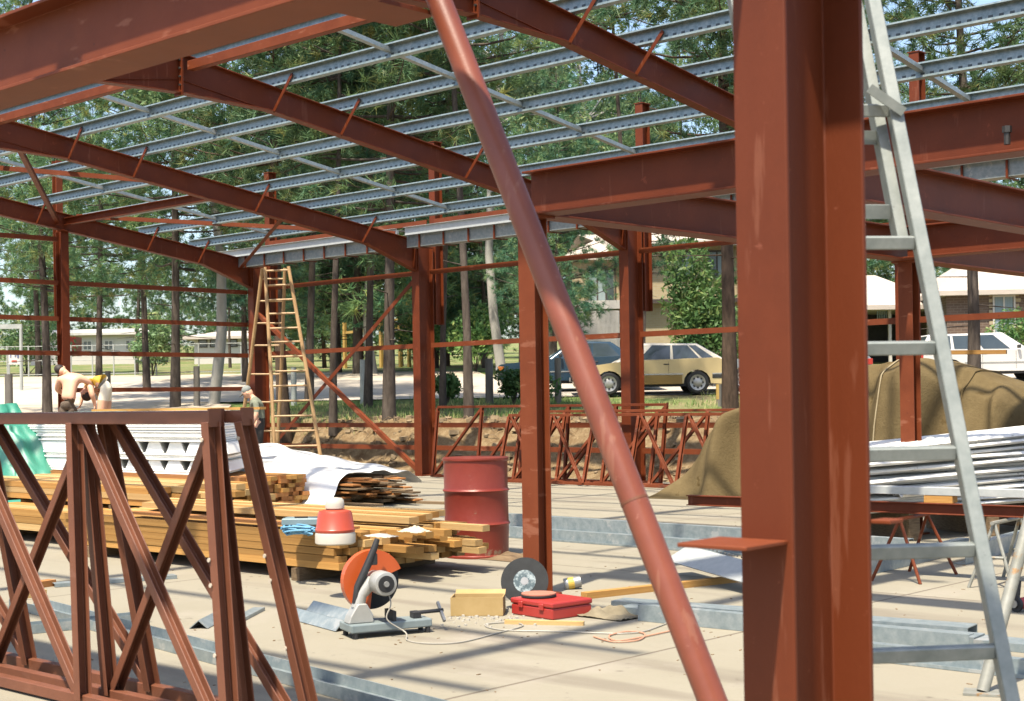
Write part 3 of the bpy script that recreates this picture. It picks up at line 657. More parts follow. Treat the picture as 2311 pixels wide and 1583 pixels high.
# verge grass: uncountable
n = 16000; a = rng.uniform(-16, 16, n); dd = rng.uniform(31, 38.0, n); keep = []
V = []
for q in range(n):
    p = lat(a[q], dd[q]); 
    if p.x < SLX - .5 and a[q] < -6.2: continue
    if max(SLX - p.x, p.y - SLY) < 1.3: continue
    if mnoise.noise(Vector((p.x * .35, p.y * .35, 5))) < -.15: continue
    keep.append((p.x, p.y, ground_h(p.x, p.y)))
K = np.array(keep); n = len(K); h = rng.uniform(.05, .20, (n, 1)); dn = unit(n) * .5; dn[:, 2] = 1; s = unit(n); s[:, 2] = 0
V = np.stack([K - s * .014, K + s * .014, K + dn * h], 1).reshape(-1, 3)
M['grassblade'] = leafmat('grass_blades', (0.097, 0.196, 0.048), (0.235, 0.295, 0.097), (0.627, 0.549, 0.255))
o = bpy.data.objects.new('verge_grass', mesh_np('verge_grass', V, np.arange(n * 3).reshape(-1, 3), M['grassblade'])); C.objects.link(o); o['kind'] = 'stuff'; o['label'] = 'patchy grass on the verge under the pines'; o['category'] = 'grass'
# roots and litter on the cut bank: uncountable
mb = MB(); random.seed(5)
for q in range(420):
    X = random.uniform(-25, -6); Y = SLY + random.uniform(.3, 2.0); z = ground_h(X, Y); a = random.uniform(0, 6.28); L = random.uniform(.1, .5); e = Vector((X + math.cos(a) * L, Y + math.sin(a) * L * .5, 0)); e.z = ground_h(e.x, e.y) + random.uniform(.0, .06)
    mb.tube([Vector((X, Y, z + .01)), Vector((X, Y, z + .05)).lerp(e, .5) + Vector((0, 0, .05)), e], [.006, .008, .004], 3)
for q in range(500):
    X = random.uniform(-25, -6); Y = SLY + random.uniform(.1, 2.2); r = random.uniform(.02, .09); mb.box((X, Y, ground_h(X, Y) + r * .2), (r * 2, r * 1.5, r), Matrix.Rotation(random.uniform(0, 3), 3, 'Z') @ Matrix.Rotation(random.uniform(-.5, .5), 3, 'X'))
M['litter'] = mat('clods_and_roots', (.14, .09, .05), (.42, .32, .19), .95, 0, 4)
o = mb.build('bank_litter', M['litter']); o['kind'] = 'stuff'; o['label'] = 'roots and clods strewn over the cut earth bank'; o['category'] = 'soil'
# ================================================================= HOUSES
def box_house_pts(x0, x1, d): return pxd(x0, d), pxd(x1, d)
M['creamwall'] = None
def brickmat(name, c1, c2, mort, sc):
    mt = bpy.data.materials.new(name); mt.use_nodes = True; nt = mt.node_tree; b = nt.nodes['Principled BSDF']; br = nt.nodes.new('ShaderNodeTexBrick'); tc = nt.nodes.new('ShaderNodeTexCoord')
    br.inputs['Scale'].default_value = 1; br.inputs['Brick Width'].default_value = .24 * sc; br.inputs['Row Height'].default_value = .086 * sc; br.inputs['Mortar Size'].default_value = .009 * sc
    br.inputs['Color1'].default_value = (*c1, 1); br.inputs['Color2'].default_value = (*c2, 1); br.inputs['Mortar'].default_value = (*mort, 1); nt.links.new(tc.outputs['UV'], br.inputs[0])
    nt.links.new(mixc(nt, ramp(nt, tex(nt, 'Object', 1.2, 5, .6), (0, 0, 0), (.4, .4, .4), .4, .7), br.outputs[0], c2), b.inputs['Base Color']); b.inputs['Roughness'].default_value = .85; return mt
M['creambrick'] = brickmat('cream_brick', (0.341, 0.275, 0.165), (0.297, 0.231, 0.132), (0.319, 0.275, 0.209), 1)
M['darkbrick'] = brickmat('dark_brick', (0.088, 0.055, 0.039), (0.132, 0.083, 0.055), (0.165, 0.132, 0.105), 1)
M['whitewall'] = mat('white_render', (.60, .56, .50), (.68, .64, .57), .8, 0, .5)
M['tile'] = mat('cream_roof_tile', (.52, .45, .38), (.62, .54, .46), .75, 0, 2, .3, 10, stretch=(1, 1, 4))
M['redtile'] = mat('terracotta_tile', (.36, .13, .07), (.48, .20, .11), .75, 0, 3, .3, 10)
M['trimwhite'] = mat('white_trim', (.62, .58, .52), (.70, .66, .60), .6)
M['trimdark'] = mat('dark_trim', (.04, .03, .025), (.07, .05, .04), .6)
M['glass'] = mat('window_glass', (.05, .07, .075), (.10, .13, .135), .12, 0, .7, spec=.8)
M['curtain'] = mat('blue_grey_curtain', (.22, .30, .33), (.33, .41, .43), .8, 0, 6, stretch=(8, 8, .2))
def wallface(mb, A, B, z0, z1, t=.25):
    A = Vector(A); B = Vector(B); u = (B - A); u.z = 0; L = u.length; u.normalize(); nn = Vector((-u.y, u.x, 0))
    mb.add([A + Vector((0, 0, z0 - A.z)), B + Vector((0, 0, z0 - B.z)), B + Vector((0, 0, z1 - B.z)), A + Vector((0, 0, z1 - A.z))], [(0, 1, 2, 3)])
def uvbox(o):
    me = o.data; uvl = me.uv_layers.new(name='UVMap')
    for p in me.polygons:
        nrm = p.normal; hz = Vector((-nrm.y, nrm.x, 0)); hz = hz.normalized() if hz.length > .1 else Vector((1, 0, 0))
        for li in p.loop_indices:
            q = me.vertices[me.loops[li].vertex_index].co; uvl.data[li].uv = (q.dot(hz), q.z if abs(nrm.z) < .7 else q.y)
class House:
    """local frame: s along the face the road sees (left to right), q depth away, z up"""
    def __init__(s, label, x, d, z0, rot=0, name='house', cat='house'):
        p = pxd(x, d); s.o = Vector((p.x, p.y, 0)); s.z0 = z0; s.s = Matrix.Rotation(rot, 3, 'Z') @ _r; s.q = Matrix.Rotation(rot, 3, 'Z') @ _fh
        s.t = thing(name, label, cat, (p.x, p.y, z0))
    def P(s, a, q, z): return s.o + s.s * a + s.q * q + Vector((0, 0, z))
    def bx(s, a0, a1, q0, q1, z0, z1, name, m_, parent=None, mb=None):
        mb = MB(); vs = [s.P(a, q, z) for a in (a0, a1) for q in (q0, q1) for z in (z0, z1)]
        mb.add(vs, [(0, 1, 3, 2), (4, 6, 7, 5), (0, 4, 5, 1), (2, 3, 7, 6), (0, 2, 6, 4), (1, 5, 7, 3)]); o = mb.build(name, m_, parent or s.t); uvbox(o); return o
    def hip(s, a0, a1, q0, q1, z0, h, ov, inset, m_, name='roof'):
        mb = MB(); a0 -= ov; a1 += ov; q0 -= ov; q1 += ov; qm = (q0 + q1) / 2
        vs = [s.P(a0, q0, z0), s.P(a1, q0, z0), s.P(a1, q1, z0), s.P(a0, q1, z0), s.P(a0 + inset, qm, z0 + h), s.P(a1 - inset, qm, z0 + h)]
        vs += [s.P(a0, q0, z0 - .16), s.P(a1, q0, z0 - .16), s.P(a1, q1, z0 - .16), s.P(a0, q1, z0 - .16)]
        mb.add(vs, [(0, 1, 5, 4), (1, 2, 5), (2, 3, 4, 5), (3, 0, 4), (0, 6, 7, 1), (1, 7, 8, 2), (2, 8, 9, 3), (3, 9, 6, 0), (6, 9, 8, 7)]); return mb.build(name, m_, s.t)
    def window(s, a0, a1, z0, z1, q=0, pane='glass', mull=1, fr='trimwhite', sill=True):
        f = .06; W = MB()
        for (x0, x1, y0, y1) in ((a0 - f, a0, z0 - f, z1 + f), (a1, a1 + f, z0 - f, z1 + f), (a0, a1, z0 - f, z0), (a0, a1, z1, z1 + f)):
            vs = [s.P(a, qq, z) for a in (x0, x1) for qq in (q - .05, q + .04) for z in (y0, y1)]; W.add(vs, [(0, 1, 3, 2), (4, 6, 7, 5), (0, 4, 5, 1), (2, 3, 7, 6), (0, 2, 6, 4), (1, 5, 7, 3)])
        o = W.build('window', M[fr], s.t)
        for k in range(mull):
            u0 = a0 + (a1 - a0) * k / mull; u1 = a0 + (a1 - a0) * (k + 1) / mull
            s.bx(u0 + .02, u1 - .02, q - .012, q + .03, z0, z1, 'pane', M[pane] if isinstance(pane, str) else M[pane[k % len(pane)]], o)
        for k in range(1, mull): u = a0 + (a1 - a0) * k / mull; s.bx(u - .025, u + .025, q - .04, q + .03, z0, z1, 'mullion', M[fr], o)
        if sill: s.bx(a0 - .12, a1 + .12, q - .12, q - .004, z0 - f - .09, z0 - f - .004, 'sill', M[fr], o)
        return o
def zat(x, y, d): return at(x, y, d).z
def amet(x, d, x0): return (x - x0) / FPX * d
# --- cream two-storey house behind the gold car
D = 56; X0 = 1500; h = House('cream brick two-storey house behind the parked gold car', X0, D, 2.5)
A = lambda x: amet(x, D, X0); Z = lambda y, x=1500: zat(x, y, D)
h.bx(A(1428), A(1745), 0, 8, 2.2, Z(683), 'wall', M['creambrick'])
h.bx(A(1425), A(1748), -.35, 8.2, Z(683) + .003, Z(556), 'upper_wall', M['creambrick'])
h.bx(A(1440), A(1750), -.40, -.353, Z(686), Z(677), 'floor_band', M['trimdark'])
h.hip(A(1425), A(1748), -.35, 8.2, Z(552), 1.9, .55, 3.6, M['tile']); h.bx(A(1405), A(1762), -.95, -.88, Z(556), Z(549), 'gutter', M['trimwhite'])
h.window(A(1527), A(1567), Z(624), Z(573), -.35, ('glass', 'curtain'), 2, 'trimdark', True)
h.window(A(1600), A(1640), Z(624), Z(573), -.35, ('glass', 'curtain'), 2, 'trimdark', True)
# recessed left wing with balcony roof
h.bx(A(1300), A(1424), 1.8, 8, 2.2, Z(560), 'wing_wall', M['creambrick'])
h.window(A(1338), A(1398), Z(674), Z(598), 1.8, ('curtain', 'curtain', 'glass'), 3, 'trimdark', False)
h.hip(A(1295), A(1424), 1.8, 8, Z(566), 1.2, .3, 2.0, M['tile'])
h.bx(A(1286), A(1426), -.5, 1.79, Z(697), Z(678), 'balcony_slab', M['trimwhite'])
h.bx(A(1286), A(1300), -.4, -.2, 2.2, Z(698), 'pillar', M['trimwhite'])
h.bx(A(1408), A(1432), -.46, -.40, Z(768), Z(742), 'mailbox_panel', mat('orange_panel', (.55, .24, .02), (.6, .28, .03), .6))
h.bx(A(1408), A(1424), -.44, -.36, Z(742) + .01, Z(700), 'white_door', M['trimwhite'])
# slatted screen below the balcony
fn = thing('slat_fence', 'tall cream vertical slat screen beneath the balcony of cream house', 'fence', tuple(h.P(A(1345), -.7, 2.4)))
for k in range(34):
    x = 1302 + k * 2.85; mb = MB(); p = h.P(A(x), -.7, 0); mb.box((p.x, p.y, (2.3 + Z(702)) / 2), (.035, .07, Z(702) - 2.3), Matrix.Rotation(YAW, 3, 'Z')); mb.build('slat', M['trimwhite'], fn)
for yy in (735, 765): mb = MB(); mb.bar(h.P(A(1298), -.66, Z(yy)), h.P(A(1400), -.66, Z(yy)), .05, .08); mb.build('rail', M['trimwhite'], fn)
# --- brick house with pale tiled roof at right
D = 50; X0 = 2180; h = House('dark brick bungalow with pale tiled hip roof at right edge', X0, D, 2.4, R(-4))
A = lambda x: amet(x, D, X0); Z = lambda y: zat(2200, y, D)
h.bx(A(2140), A(2480), 0, 7, 2.0, Z(660), 'wall', M['darkbrick']); h.hip(A(2140), A(2480), 0, 7, Z(657), 1.75, .4, 2.5, M['tile'])
h.window(A(2246), A(2288), Z(770), Z(672), 0, ('curtain', 'curtain'), 2, 'trimwhite')
for k in range(9):
    for x in (2238, 2296): h.bx(A(x) - .06, A(x) + .06 + (.06 if k % 2 else 0), -.03, -.002, Z(772) + k * .19, Z(772) + k * .19 + .12, 'quoin', M['creambrick'])
# --- carport house left of it, with pale roof
D = 53; X0 = 2020; h = House('low house with open dark carport and pale gable roof left of bungalow', X0, D, 2.4, R(4))
A = lambda x: amet(x, D, X0); Z = lambda y: zat(2020, y, D)
M['shade'] = mat('dark_shade', (.03, .03, .03), (.06, .055, .05), .7)  # near-black colour stands in for the shade inside the open carport
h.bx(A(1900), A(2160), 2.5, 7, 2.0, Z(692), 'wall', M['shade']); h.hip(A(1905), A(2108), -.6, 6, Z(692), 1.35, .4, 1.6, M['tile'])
h.hip(A(2095), A(2190), .8, 7, Z(668), .95, .3, 1.4, M['redtile'], 'porch_roof')
for x in (1930, 2003, 2092, 2125): h.bx(A(x) - .05, A(x) + .05, -.4, -.3, 2.0, Z(694), 'carport_post', M['trimwhite'])
for k in range(6): h.bx(A(1978 + k * 5), A(1980 + k * 5), -.2, -.16, Z(726), Z(698), 'slat', M['curtain'])
bn = thing('wheelie_bin', 'dark blue-green bin standing in the carport beside brick house', 'bin', tuple(pxd(2132, 49)))
bn.location.z = 2.2; ORG[bn.name] = bn.location.copy(); p = bn.location; rz = Matrix.Rotation(YAW, 3, 'Z')
M['binm'] = mat('bin_plastic', (.05, .10, .11), (.08, .14, .15), .5)
mb = MB(); mb.prism([(-.25, 0), (.25, 0), (.32, 1.0), (-.32, 1.0)], lambda u, v, t: Vector(p) + rz @ Vector((t, u, v)), -.28, .28); mb.build('bin_body', M['binm'], bn); mb = MB(); mb.box(p + Vector((0, 0, 1.05)), (.66, .70, .09), rz); mb.build('lid', M['binm'], bn, bevel=.02)
# --- long white buildings across the road on the left
D = 98; X0 = 180; h = House('long white low building across the road at far left', X0, D, 4.2); A = lambda x: amet(x, D, X0); Z = lambda y: zat(200, y, D)
h.bx(A(70), A(318), 0, 8, 3.8, Z(752), 'wall', M['whitewall']); h.hip(A(62), A(322), 0, 8, Z(752), .45, .5, 1.5, M['trimwhite'])
for k in range(5): h.window(A(95 + k * 48), A(112 + k * 48), Z(789), Z(771), 0, 'glass', 2, 'trimwhite', False)
D = 92; X0 = 500; h = House('small white building with dark windows behind the pale gum trunk', X0, D, 4.0); A = lambda x: amet(x, D, X0); Z = lambda y: zat(500, y, D)
h.bx(A(440), A(570), 0, 7, 3.6, Z(760), 'wall', M['whitewall']); h.hip(A(436), A(574), 0, 7, Z(760), .5, .5, 1.5, M['tile'])
for x in (452, 478, 520): h.window(A(x), A(x + 16), Z(782), Z(768), 0, 'glass', 1, 'trimdark', False)
# --- yellow timber play frame across the road
pf = thing('play_frame', 'yellow timber climbing frame across the road left of second column', 'play frame', tuple(pxd(900, 60))); pf.location.z = 2.7; ORG[pf.name] = pf.location.copy()
M['ochre'] = mat('ochre_timber', (.42, .26, .06), (.55, .36, .10), .7)
for x in (780, 862, 885, 905, 925):
    a = pxd(x, 60); mb = MB(); mb.bar((a.x, a.y, 2.5), (a.x, a.y, 5.4 if x > 800 else 4.6), .12, .12); mb.build('post', M['ochre'], pf)
for y in (713, 722, 731, 740, 750):
    a = at(868, y, 60); b_ = at(928, y - 1, 60); mb = MB(); mb.bar(a, b_, .05, .09); mb.build('rail', M['ochre'], pf)
a = at(775, 752, 60); b_ = at(870, 741, 60); mb = MB(); mb.bar(a, b_, .08, .1); mb.build('top_rail', M['ochre'], pf)

# ================================================================= FENCES, POSTS, SIGNS
M['postwood'] = mat('weathered_post', (.11, .10, .085), (.24, .22, .19), .9, 0, 6, .4, 20, stretch=(1, 1, .2))
M['palepost'] = mat('pale_post', (.35, .38, .36), (.48, .5, .47), .7)
for (x, yt, yb, d, wd_, lb, mm) in [
    (19, 845, 925, 33, .18, 'weathered timber post at the far left edge of the site entrance', 'postwood'), (243, 838, 880, 37, .14, 'short dark timber post behind the stooping worker', 'postwood'),
    (443, 827, 908, 36.8, .16, 'weathered timber post between pine and gum trunk', 'postwood'), (822, 812, 900, 37.0, .24, 'broad grey timber post beside the road, left of thick pine', 'palepost'),
    (662, 830, 905, 37, .14, 'pale post by the road behind the trestle ladder', 'palepost'),
    (1103, 810, 905, 36.5, .20, 'dark square timber post just left of the blue car nose', 'postwood'), (1258, 808, 905, 36.2, .17, 'dark timber post in front of the blue car door', 'postwood'),
    (1622, 868, 935, 34.5, .13, 'timber post with yellow band beside the big dark pine', 'postwood')]:
    t = at(x, yt, d); b_ = pxd(x, d); z0 = ground_h(b_.x, b_.y, False) - .1; P = thing('bollard_post', lb, 'post', (t.x, t.y, z0))
    mb = MB(); mb.tube([(t.x, t.y, z0), (t.x + .01, t.y, t.z)], [wd_ * .52, wd_ * .48], 10); mb.build('shaft', M[mm], P, smooth=True)
    if x == 1622: mb = MB(); mb.tube([(t.x, t.y, t.z - .35), (t.x, t.y, t.z + .003)], wd_ * .53, 10); mb.build('band', M['ochre'], P)
cf = thing('chain_wire_fence', 'thin chain-wire fence along the far side of road at left', 'fence', tuple(pxd(300, 53))); cf.location.z = 2.4; ORG[cf.name] = cf.location.copy()
prev = None
for k in range(16):
    x = -30 + k * 48; p = pxd(x, 53); z = ground_h(p.x, p.y, False); mb = MB(); mb.tube([(p.x, p.y, z - .1), (p.x, p.y, z + 1.15)], .03, 6); mb.build('fence_post', M['palepost'], cf)
    if prev:
        for hh in (1.12, .6, .1): mb = MB(); mb.tube([(prev[0], prev[1], prev[2] + hh), (p.x, p.y, z + hh)], .012, 4); mb.build('wire', M['palepost'], cf)
    prev = (p.x, p.y, z)
sg = thing('road_sign', 'small white sign with blue figure and red bar, left edge by the road', 'sign', tuple(pxd(33, 46))); sg.location.z = 1.9; ORG[sg.name] = sg.location.copy()
M['signw'] = mat('sign_white', (.72, .69, .64), (.76, .73, .68), .5); M['signb'] = mat('sign_blue', (.06, .10, .25), (.07, .12, .28), .5); M['signr'] = mat('sign_red', (.55, .07, .03), (.6, .08, .035), .5)
def plate(name, x0, x1, y0, y1, d, m_, parent, th=.02): 
    mb = MB(); a, b_, c, e = (at(x, y, d) for x, y in ((x0, y1), (x1, y1), (x1, y0), (x0, y0))); off = _fh * th
    mb.add([a, b_, c, e, a + off, b_ + off, c + off, e + off], [(0, 1, 2, 3), (7, 6, 5, 4), (0, 4, 5, 1), (1, 5, 6, 2), (2, 6, 7, 3), (3, 7, 4, 0)]); return mb.build(name, m_, parent)
pn = plate('sign_panel', 20, 46, 793, 823, 46, M['signw'], sg)
plate('red_bar', 26, 38, 813.5, 817.5, 45.985, M['signr'], pn, .01)
for (x0, x1, y0, y1) in ((23, 25, 797, 808), (25.5, 28, 797, 799), (32, 41, 798, 801), (39, 42, 801, 809), (33, 36, 803, 806)): plate('blue_mark', x0, x1, y0, y1, 45.985, M['signb'], pn, .01)
p = pxd(22, 46.05); mb = MB(); mb.tube([(p.x, p.y, 1.6), (p.x, p.y, at(22, 800, 46).z)], .03, 6); mb.build('sign_post', M['palepost'], sg)
lp = thing('street_pole', 'tall pale grey pole with crossarm at far left', 'pole', tuple(pxd(48, 45))); lp.location.z = 1.8; ORG[lp.name] = lp.location.copy()
mb = MB(); t = at(47, 733, 45); p = pxd(49, 45); mb.tube([(p.x, p.y, 1.7), t], .05, 8); mb.build('shaft', M['palepost'], lp); mb = MB(); mb.bar(at(-20, 738, 45), at(50, 737, 45), .08, .14); mb.build('crossarm', M['palepost'], lp)
pb = thing('phone_box', 'red panelled booth with dark window behind the end wall post', 'booth', tuple(pxd(152, 60))); pb.location.z = 2.75; ORG[pb.name] = pb.location.copy()
M['boothred'] = mat('booth_red', (.55, .055, .03), (.62, .075, .04), .5)
bz = plate('booth_shell', 141, 170, 760, 803, 60, M['boothred'], pb, .9); plate('booth_window', 145, 157, 764, 781, 59.985, M['glass'], pb, .01); plate('booth_frame', 142, 160, 783, 787, 59.985, M['signr'], pb, .01)

# ================================================================= CARS
M['goldpaint'] = mat('gold_paint', (.68, .52, .26), (.72, .56, .29), .25, .15, 1, spec=.6)
M['bluepaint'] = mat('blue_paint', (.025, .06, .095), (.032, .07, .11), .25, .2, 1, spec=.6)
M['whitepaint'] = mat('white_paint', (.66, .64, .60), (.70, .68, .64), .3, 0, 1, spec=.6)
M['greypaint'] = mat('silver_blue_paint', (.30, .35, .38), (.34, .39, .42), .3, .2, 1, spec=.6)
M['carglass'] = mat('car_glass', (.03, .045, .05), (.06, .08, .085), .06, 0, 1, spec=.9)
M['tyre'] = mat('tyre', (.014, .014, .015), (.03, .03, .03), .8); M['rim'] = mat('rim_silver', (.40, .39, .37), (.52, .51, .48), .35, .5)
M['chrome'] = mat('chrome_strip', (.6, .6, .58), (.7, .7, .68), .2, .8); M['amber'] = mat('amber_lens', (.60, .16, .02), (.65, .2, .03), .3); M['redlens'] = mat('red_lens', (.45, .03, .02), (.5, .045, .03), .3)
M['plastic'] = mat('black_plastic', (.02, .02, .02), (.035, .035, .035), .55); M['lens'] = mat('headlamp', (.5, .5, .48), (.6, .6, .58), .15)
def car(label, paint, loc, ang, style, L=4.1, Wd=1.62, lower=None, top=None):
    """local: x forward, y left, z up; base z=0 at tyre contact, origin mid-wheelbase"""
    t = thing('parked_car', label, 'car', loc, 'cars parked along the road', (0, 0, ang)); wb = L * .575; fx, rx = wb / 2, -wb / 2; r = .295; f = L * .5 + .05; b = -L * .5 + .05
    hood, belt = .80, .88
    def arch(cx): return [(cx + .36 * math.cos(a), .27 + .36 * math.sin(a)) for a in [math.pi * k / 8 for k in range(9)]]
    top_mat = top
    top = {'hatch': [(f, .38), (f + .02, .62), (f - .06, .72), (fx + .15, hood), (.72, belt), (-L * .5 + .30, belt + .06), (b - .0, .84), (b - .02, .5)],
           'sedan': [(f, .38), (f + .03, .60), (f - .04, .74), (fx + .2, hood + .02), (.80, belt), (-.95, belt + .05), (b + .1, .90), (b, .80), (b - .02, .5)],
           'wagon': [(f, .38), (f + .02, .60), (f - .04, .72), (fx + .2, hood), (.78, belt), (b + .05, belt + .04), (b - .02, .8), (b - .02, .5)]}[style]
    prof = top + [(b + .02, .24)] + [(x, z) for x, z in reversed(arch(rx))] + [(x, z) for x, z in reversed(arch(fx))] + [(f - .05, .24)]
    mb = MB(); hw = Wd / 2; cxm, czm = 0, .55; lay = [(-hw, .965), (-hw + .05, .99), (-hw + .14, 1.0), (hw - .14, 1.0), (hw - .05, .99), (hw, .965)]; n = len(prof)
    rings = []
    for y, k in lay: rings.append([Vector((cxm + (x - cxm) * (1 - (1 - k) * .35), y, czm + (z - czm) * k if z > .5 else z)) for x, z in prof])
    for q in range(len(rings) - 1):
        mb.add(rings[q] + rings[q + 1], [(i, (i + 1) % n, n + (i + 1) % n, n + i) for i in range(n)])
    mb.add(rings[0], [tuple(range(n))]); mb.add(rings[-1], [tuple(range(n))])
    body = mb.build('body', M[paint], t, smooth=True, world=False, bevel=.015, seg=2)
    # greenhouse
    rz = {'hatch': 1.34, 'sedan': 1.36, 'wagon': 1.37}[style]
    base = {'hatch': (1.0, b + .06), 'sedan': (.98, -1.42), 'wagon': (1.0, b + .05)}[style]; roof = {'hatch': (.22, b + .78), 'sedan': (.25, -.80), 'wagon': (.25, b + .35)}[style]
    bw = hw - .06; rw = hw - .22; zb_ = belt - .03
    G = [Vector((base[0], -bw, zb_)), Vector((base[0], bw, zb_)), Vector((base[1], bw, zb_ + .02)), Vector((base[1], -bw, zb_ + .02)), Vector((roof[0], -rw, rz)), Vector((roof[0], rw, rz)), Vector((roof[1], rw, rz - .03)), Vector((roof[1], -rw, rz - .03))]
    mb = MB(); mb.add(G, [(0, 1, 5, 4), (1, 2, 6, 5), (2, 3, 7, 6), (3, 0, 4, 7), (4, 5, 6, 7)]); mb.build('cabin', M[top_mat or paint], t, world=False, bevel=.05, seg=3, smooth=True)
    def pane(a, b_, c, d, u0, u1, v0, v1, nm='window', out=.012):
        P = lambda u, v: (a.lerp(b_, u)).lerp(d.lerp(c, u), v); q = [P(u0, v0), P(u1, v0), P(u1 if not isinstance(u1, tuple) else u1[1], v1), P(u0, v1)]; nn = (q[1] - q[0]).cross(q[3] - q[0]).normalized()
        ctr = Vector((0, 0, 1.0)); 
        if nn.dot(q[0] - ctr) < 0: nn = -nn
        q = [p + nn * out for p in q]; mb = MB(); mb.add(q + [p - nn * .006 for p in q], [(0, 1, 2, 3), (4, 7, 6, 5), (0, 4, 5, 1), (1, 5, 6, 2), (2, 6, 7, 3), (3, 7, 4, 0)]); return mb.build(nm, M['carglass'], t, world=False)
    pane(G[0], G[1], G[5], G[4], .06, .94, .10, .92, 'windscreen'); pane(G[2], G[3], G[7], G[6], .06, .94, .14, .90, 'rear_window')
    for (a, b_, c, d) in ((G[1], G[2], G[6], G[5]), (G[0], G[3], G[7], G[4])):
        cuts = {'hatch': ((.20, .50), (.53, .78), (.81, .92)), 'sedan': ((.17, .50), (.53, .86)), 'wagon': ((.17, .42), (.45, .69), (.72, .94))}[style]
        for u0, u1 in cuts: pane(a, b_, c, d, u0, u1, .10, .88)
    for s in (-1, 1):
        for cx in (fx, rx):
            wv = MB(); y0 = s * (hw - .20); y1 = s * (hw + .005); ax = Vector((0, s, 0))
            wv.lathe((cx, y0, r), [(.2, 0), (r - .02, .0), (r, .03), (r, .165), (r - .03, .195), (.205, .20), (.20, .17)], 28, ax); wh = wv.build('wheel', M['tyre'], t, world=False, smooth=True)
            wv = MB(); wv.lathe((cx, y0, r), [(.02, .15), (.20, .165), (.205, .195), (.185, .19), (.13, .175), (.07, .20), (.03, .205)], 28, ax); rm = wv.build('rim', M['rim'], wh, world=False, smooth=True)
            for k in range(8):
                a = k * math.pi / 4; wv = MB(); wv.box((cx + .135 * math.cos(a), s * (hw - .004), r + .135 * math.sin(a)), (.035, .01, .05), Matrix.Rotation(-a, 3, 'Y')); wv.build('rim_slot', M['black'], rm, world=False)
        for nm, x0, x1, z0, z1, m_ in (('side_strip', b + .1, f - .15, .50, .535, 'chrome'), ('door_handle', -.42, -.27, .76, .79, 'plastic'), ('bumper', b - .03, b + .42, .40, .50, 'plastic'), ('bumper', f - .42, f + .04, .40, .50, 'plastic'), ('tail_light', b - .03, b + .12, .62, .78, 'redlens'), ('indicator', f - .13, f + .035, .56, .68, 'amber')):
            if nm == 'side_strip':
                for q0, q1 in ((b + .1, rx - .38), (rx + .38, fx - .38), (fx + .38, f - .12)): mb = MB(); mb.bx(q0, q1, s * (hw - .02), s * (hw + .012), z0, z1); mb.build(nm, M[m_], t, world=False)
            else: mb = MB(); mb.bx(x0, x1, s * (hw - .06), s * (hw + .014), z0, z1); mb.build(nm, M[m_], t, world=False, bevel=.01)
        mb = MB(); mb.bx(fx - .1 + .05, fx + .1, s * (hw - .04), s * (hw + .1), belt + .02, belt + .12) if False else mb.box((.62, s * (hw + .06), belt + .08), (.08, .16, .10)); mb.build('mirror', M['plastic'], t, world=False, bevel=.015)
        mb = MB(); mb.bx(f - .08, f + .038, s * .45, s * (hw - .1), .57, .68); mb.build('headlamp', M['lens'], t, world=False)
    mb = MB(); mb.bx(f - .02, f + .08, -hw + .03, hw - .03, .37, .49); mb.build('front_bumper', M['chrome' if style == 'sedan' else 'plastic'], t, world=False, bevel=.02)
    mb = MB(); mb.bx(b - .09, b + .02, -hw + .03, hw - .03, .37, .49); mb.build('rear_bumper', M['plastic'], t, world=False, bevel=.02)
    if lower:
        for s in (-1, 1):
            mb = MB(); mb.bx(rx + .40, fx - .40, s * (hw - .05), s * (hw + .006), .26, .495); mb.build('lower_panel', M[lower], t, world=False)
    for xx, s_ in ((f + .082, 1), (b - .092, -1)): mb = MB(); mb.bx(xx - .004, xx + .004, -.19, .19, .38, .48); mb.build('number_plate', M['signw'], t, world=False)
    for s in (-1, 1):
        for xd in (.55, -.40): mb = MB(); mb.bx(xd - .004, xd + .004, s * (hw - .01), s * (hw + .004), .34, .84); mb.build('door_seam', M['plastic'], t, world=False)
    mb = MB(); mb.bx(rx - .3, fx + .3, -hw + .1, hw - .1, .2, .5); mb.build('underbody', M['black'], t, world=False)
    mb = MB(); mb.bx(-.2, -.05, -.5, .5, .5, 1.12); mb.build('front_seat', M['shade'], t, world=False, bevel=.05)
    return t
HEAD = math.atan2(-_r.y, -_r.x)                            # facing left in the picture
def carloc(xr, xf, d, zoff=0):
    p = pxd((xr + xf) / 2, d); return (p.x, p.y, ground_h(p.x, p.y, False) + .04 + zoff)
M['skycream'] = mat('cream_sky_reflection', (.80, .72, .58), (.84, .76, .62), .3, 0, 1, spec=.6)  # cream puts the bright sky's reflection into the gold car's cabin colour
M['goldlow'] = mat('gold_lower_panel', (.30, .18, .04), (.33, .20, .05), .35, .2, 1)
car('gold hatchback with sky-reflection pale roof parked across the road gap', 'goldpaint', carloc(1567, 1370, 38.9, -.03), HEAD, 'hatch', 4.0, lower='goldlow', top='skycream')
car('blue sedan with chrome bumper half hidden behind slanting tube', 'bluepaint', carloc(1420, 1200, 41.2), HEAD + R(3), 'sedan', 4.5)
car('white station wagon parked behind the brown canvas heap', 'whitepaint', carloc(2330, 2130, 42.5), HEAD + math.pi, 'wagon', 4.5)
car('silver-blue car whose nose shows beside the big dark pine', 'greypaint', carloc(1880, 1665, 39.8), HEAD, 'sedan', 4.4)
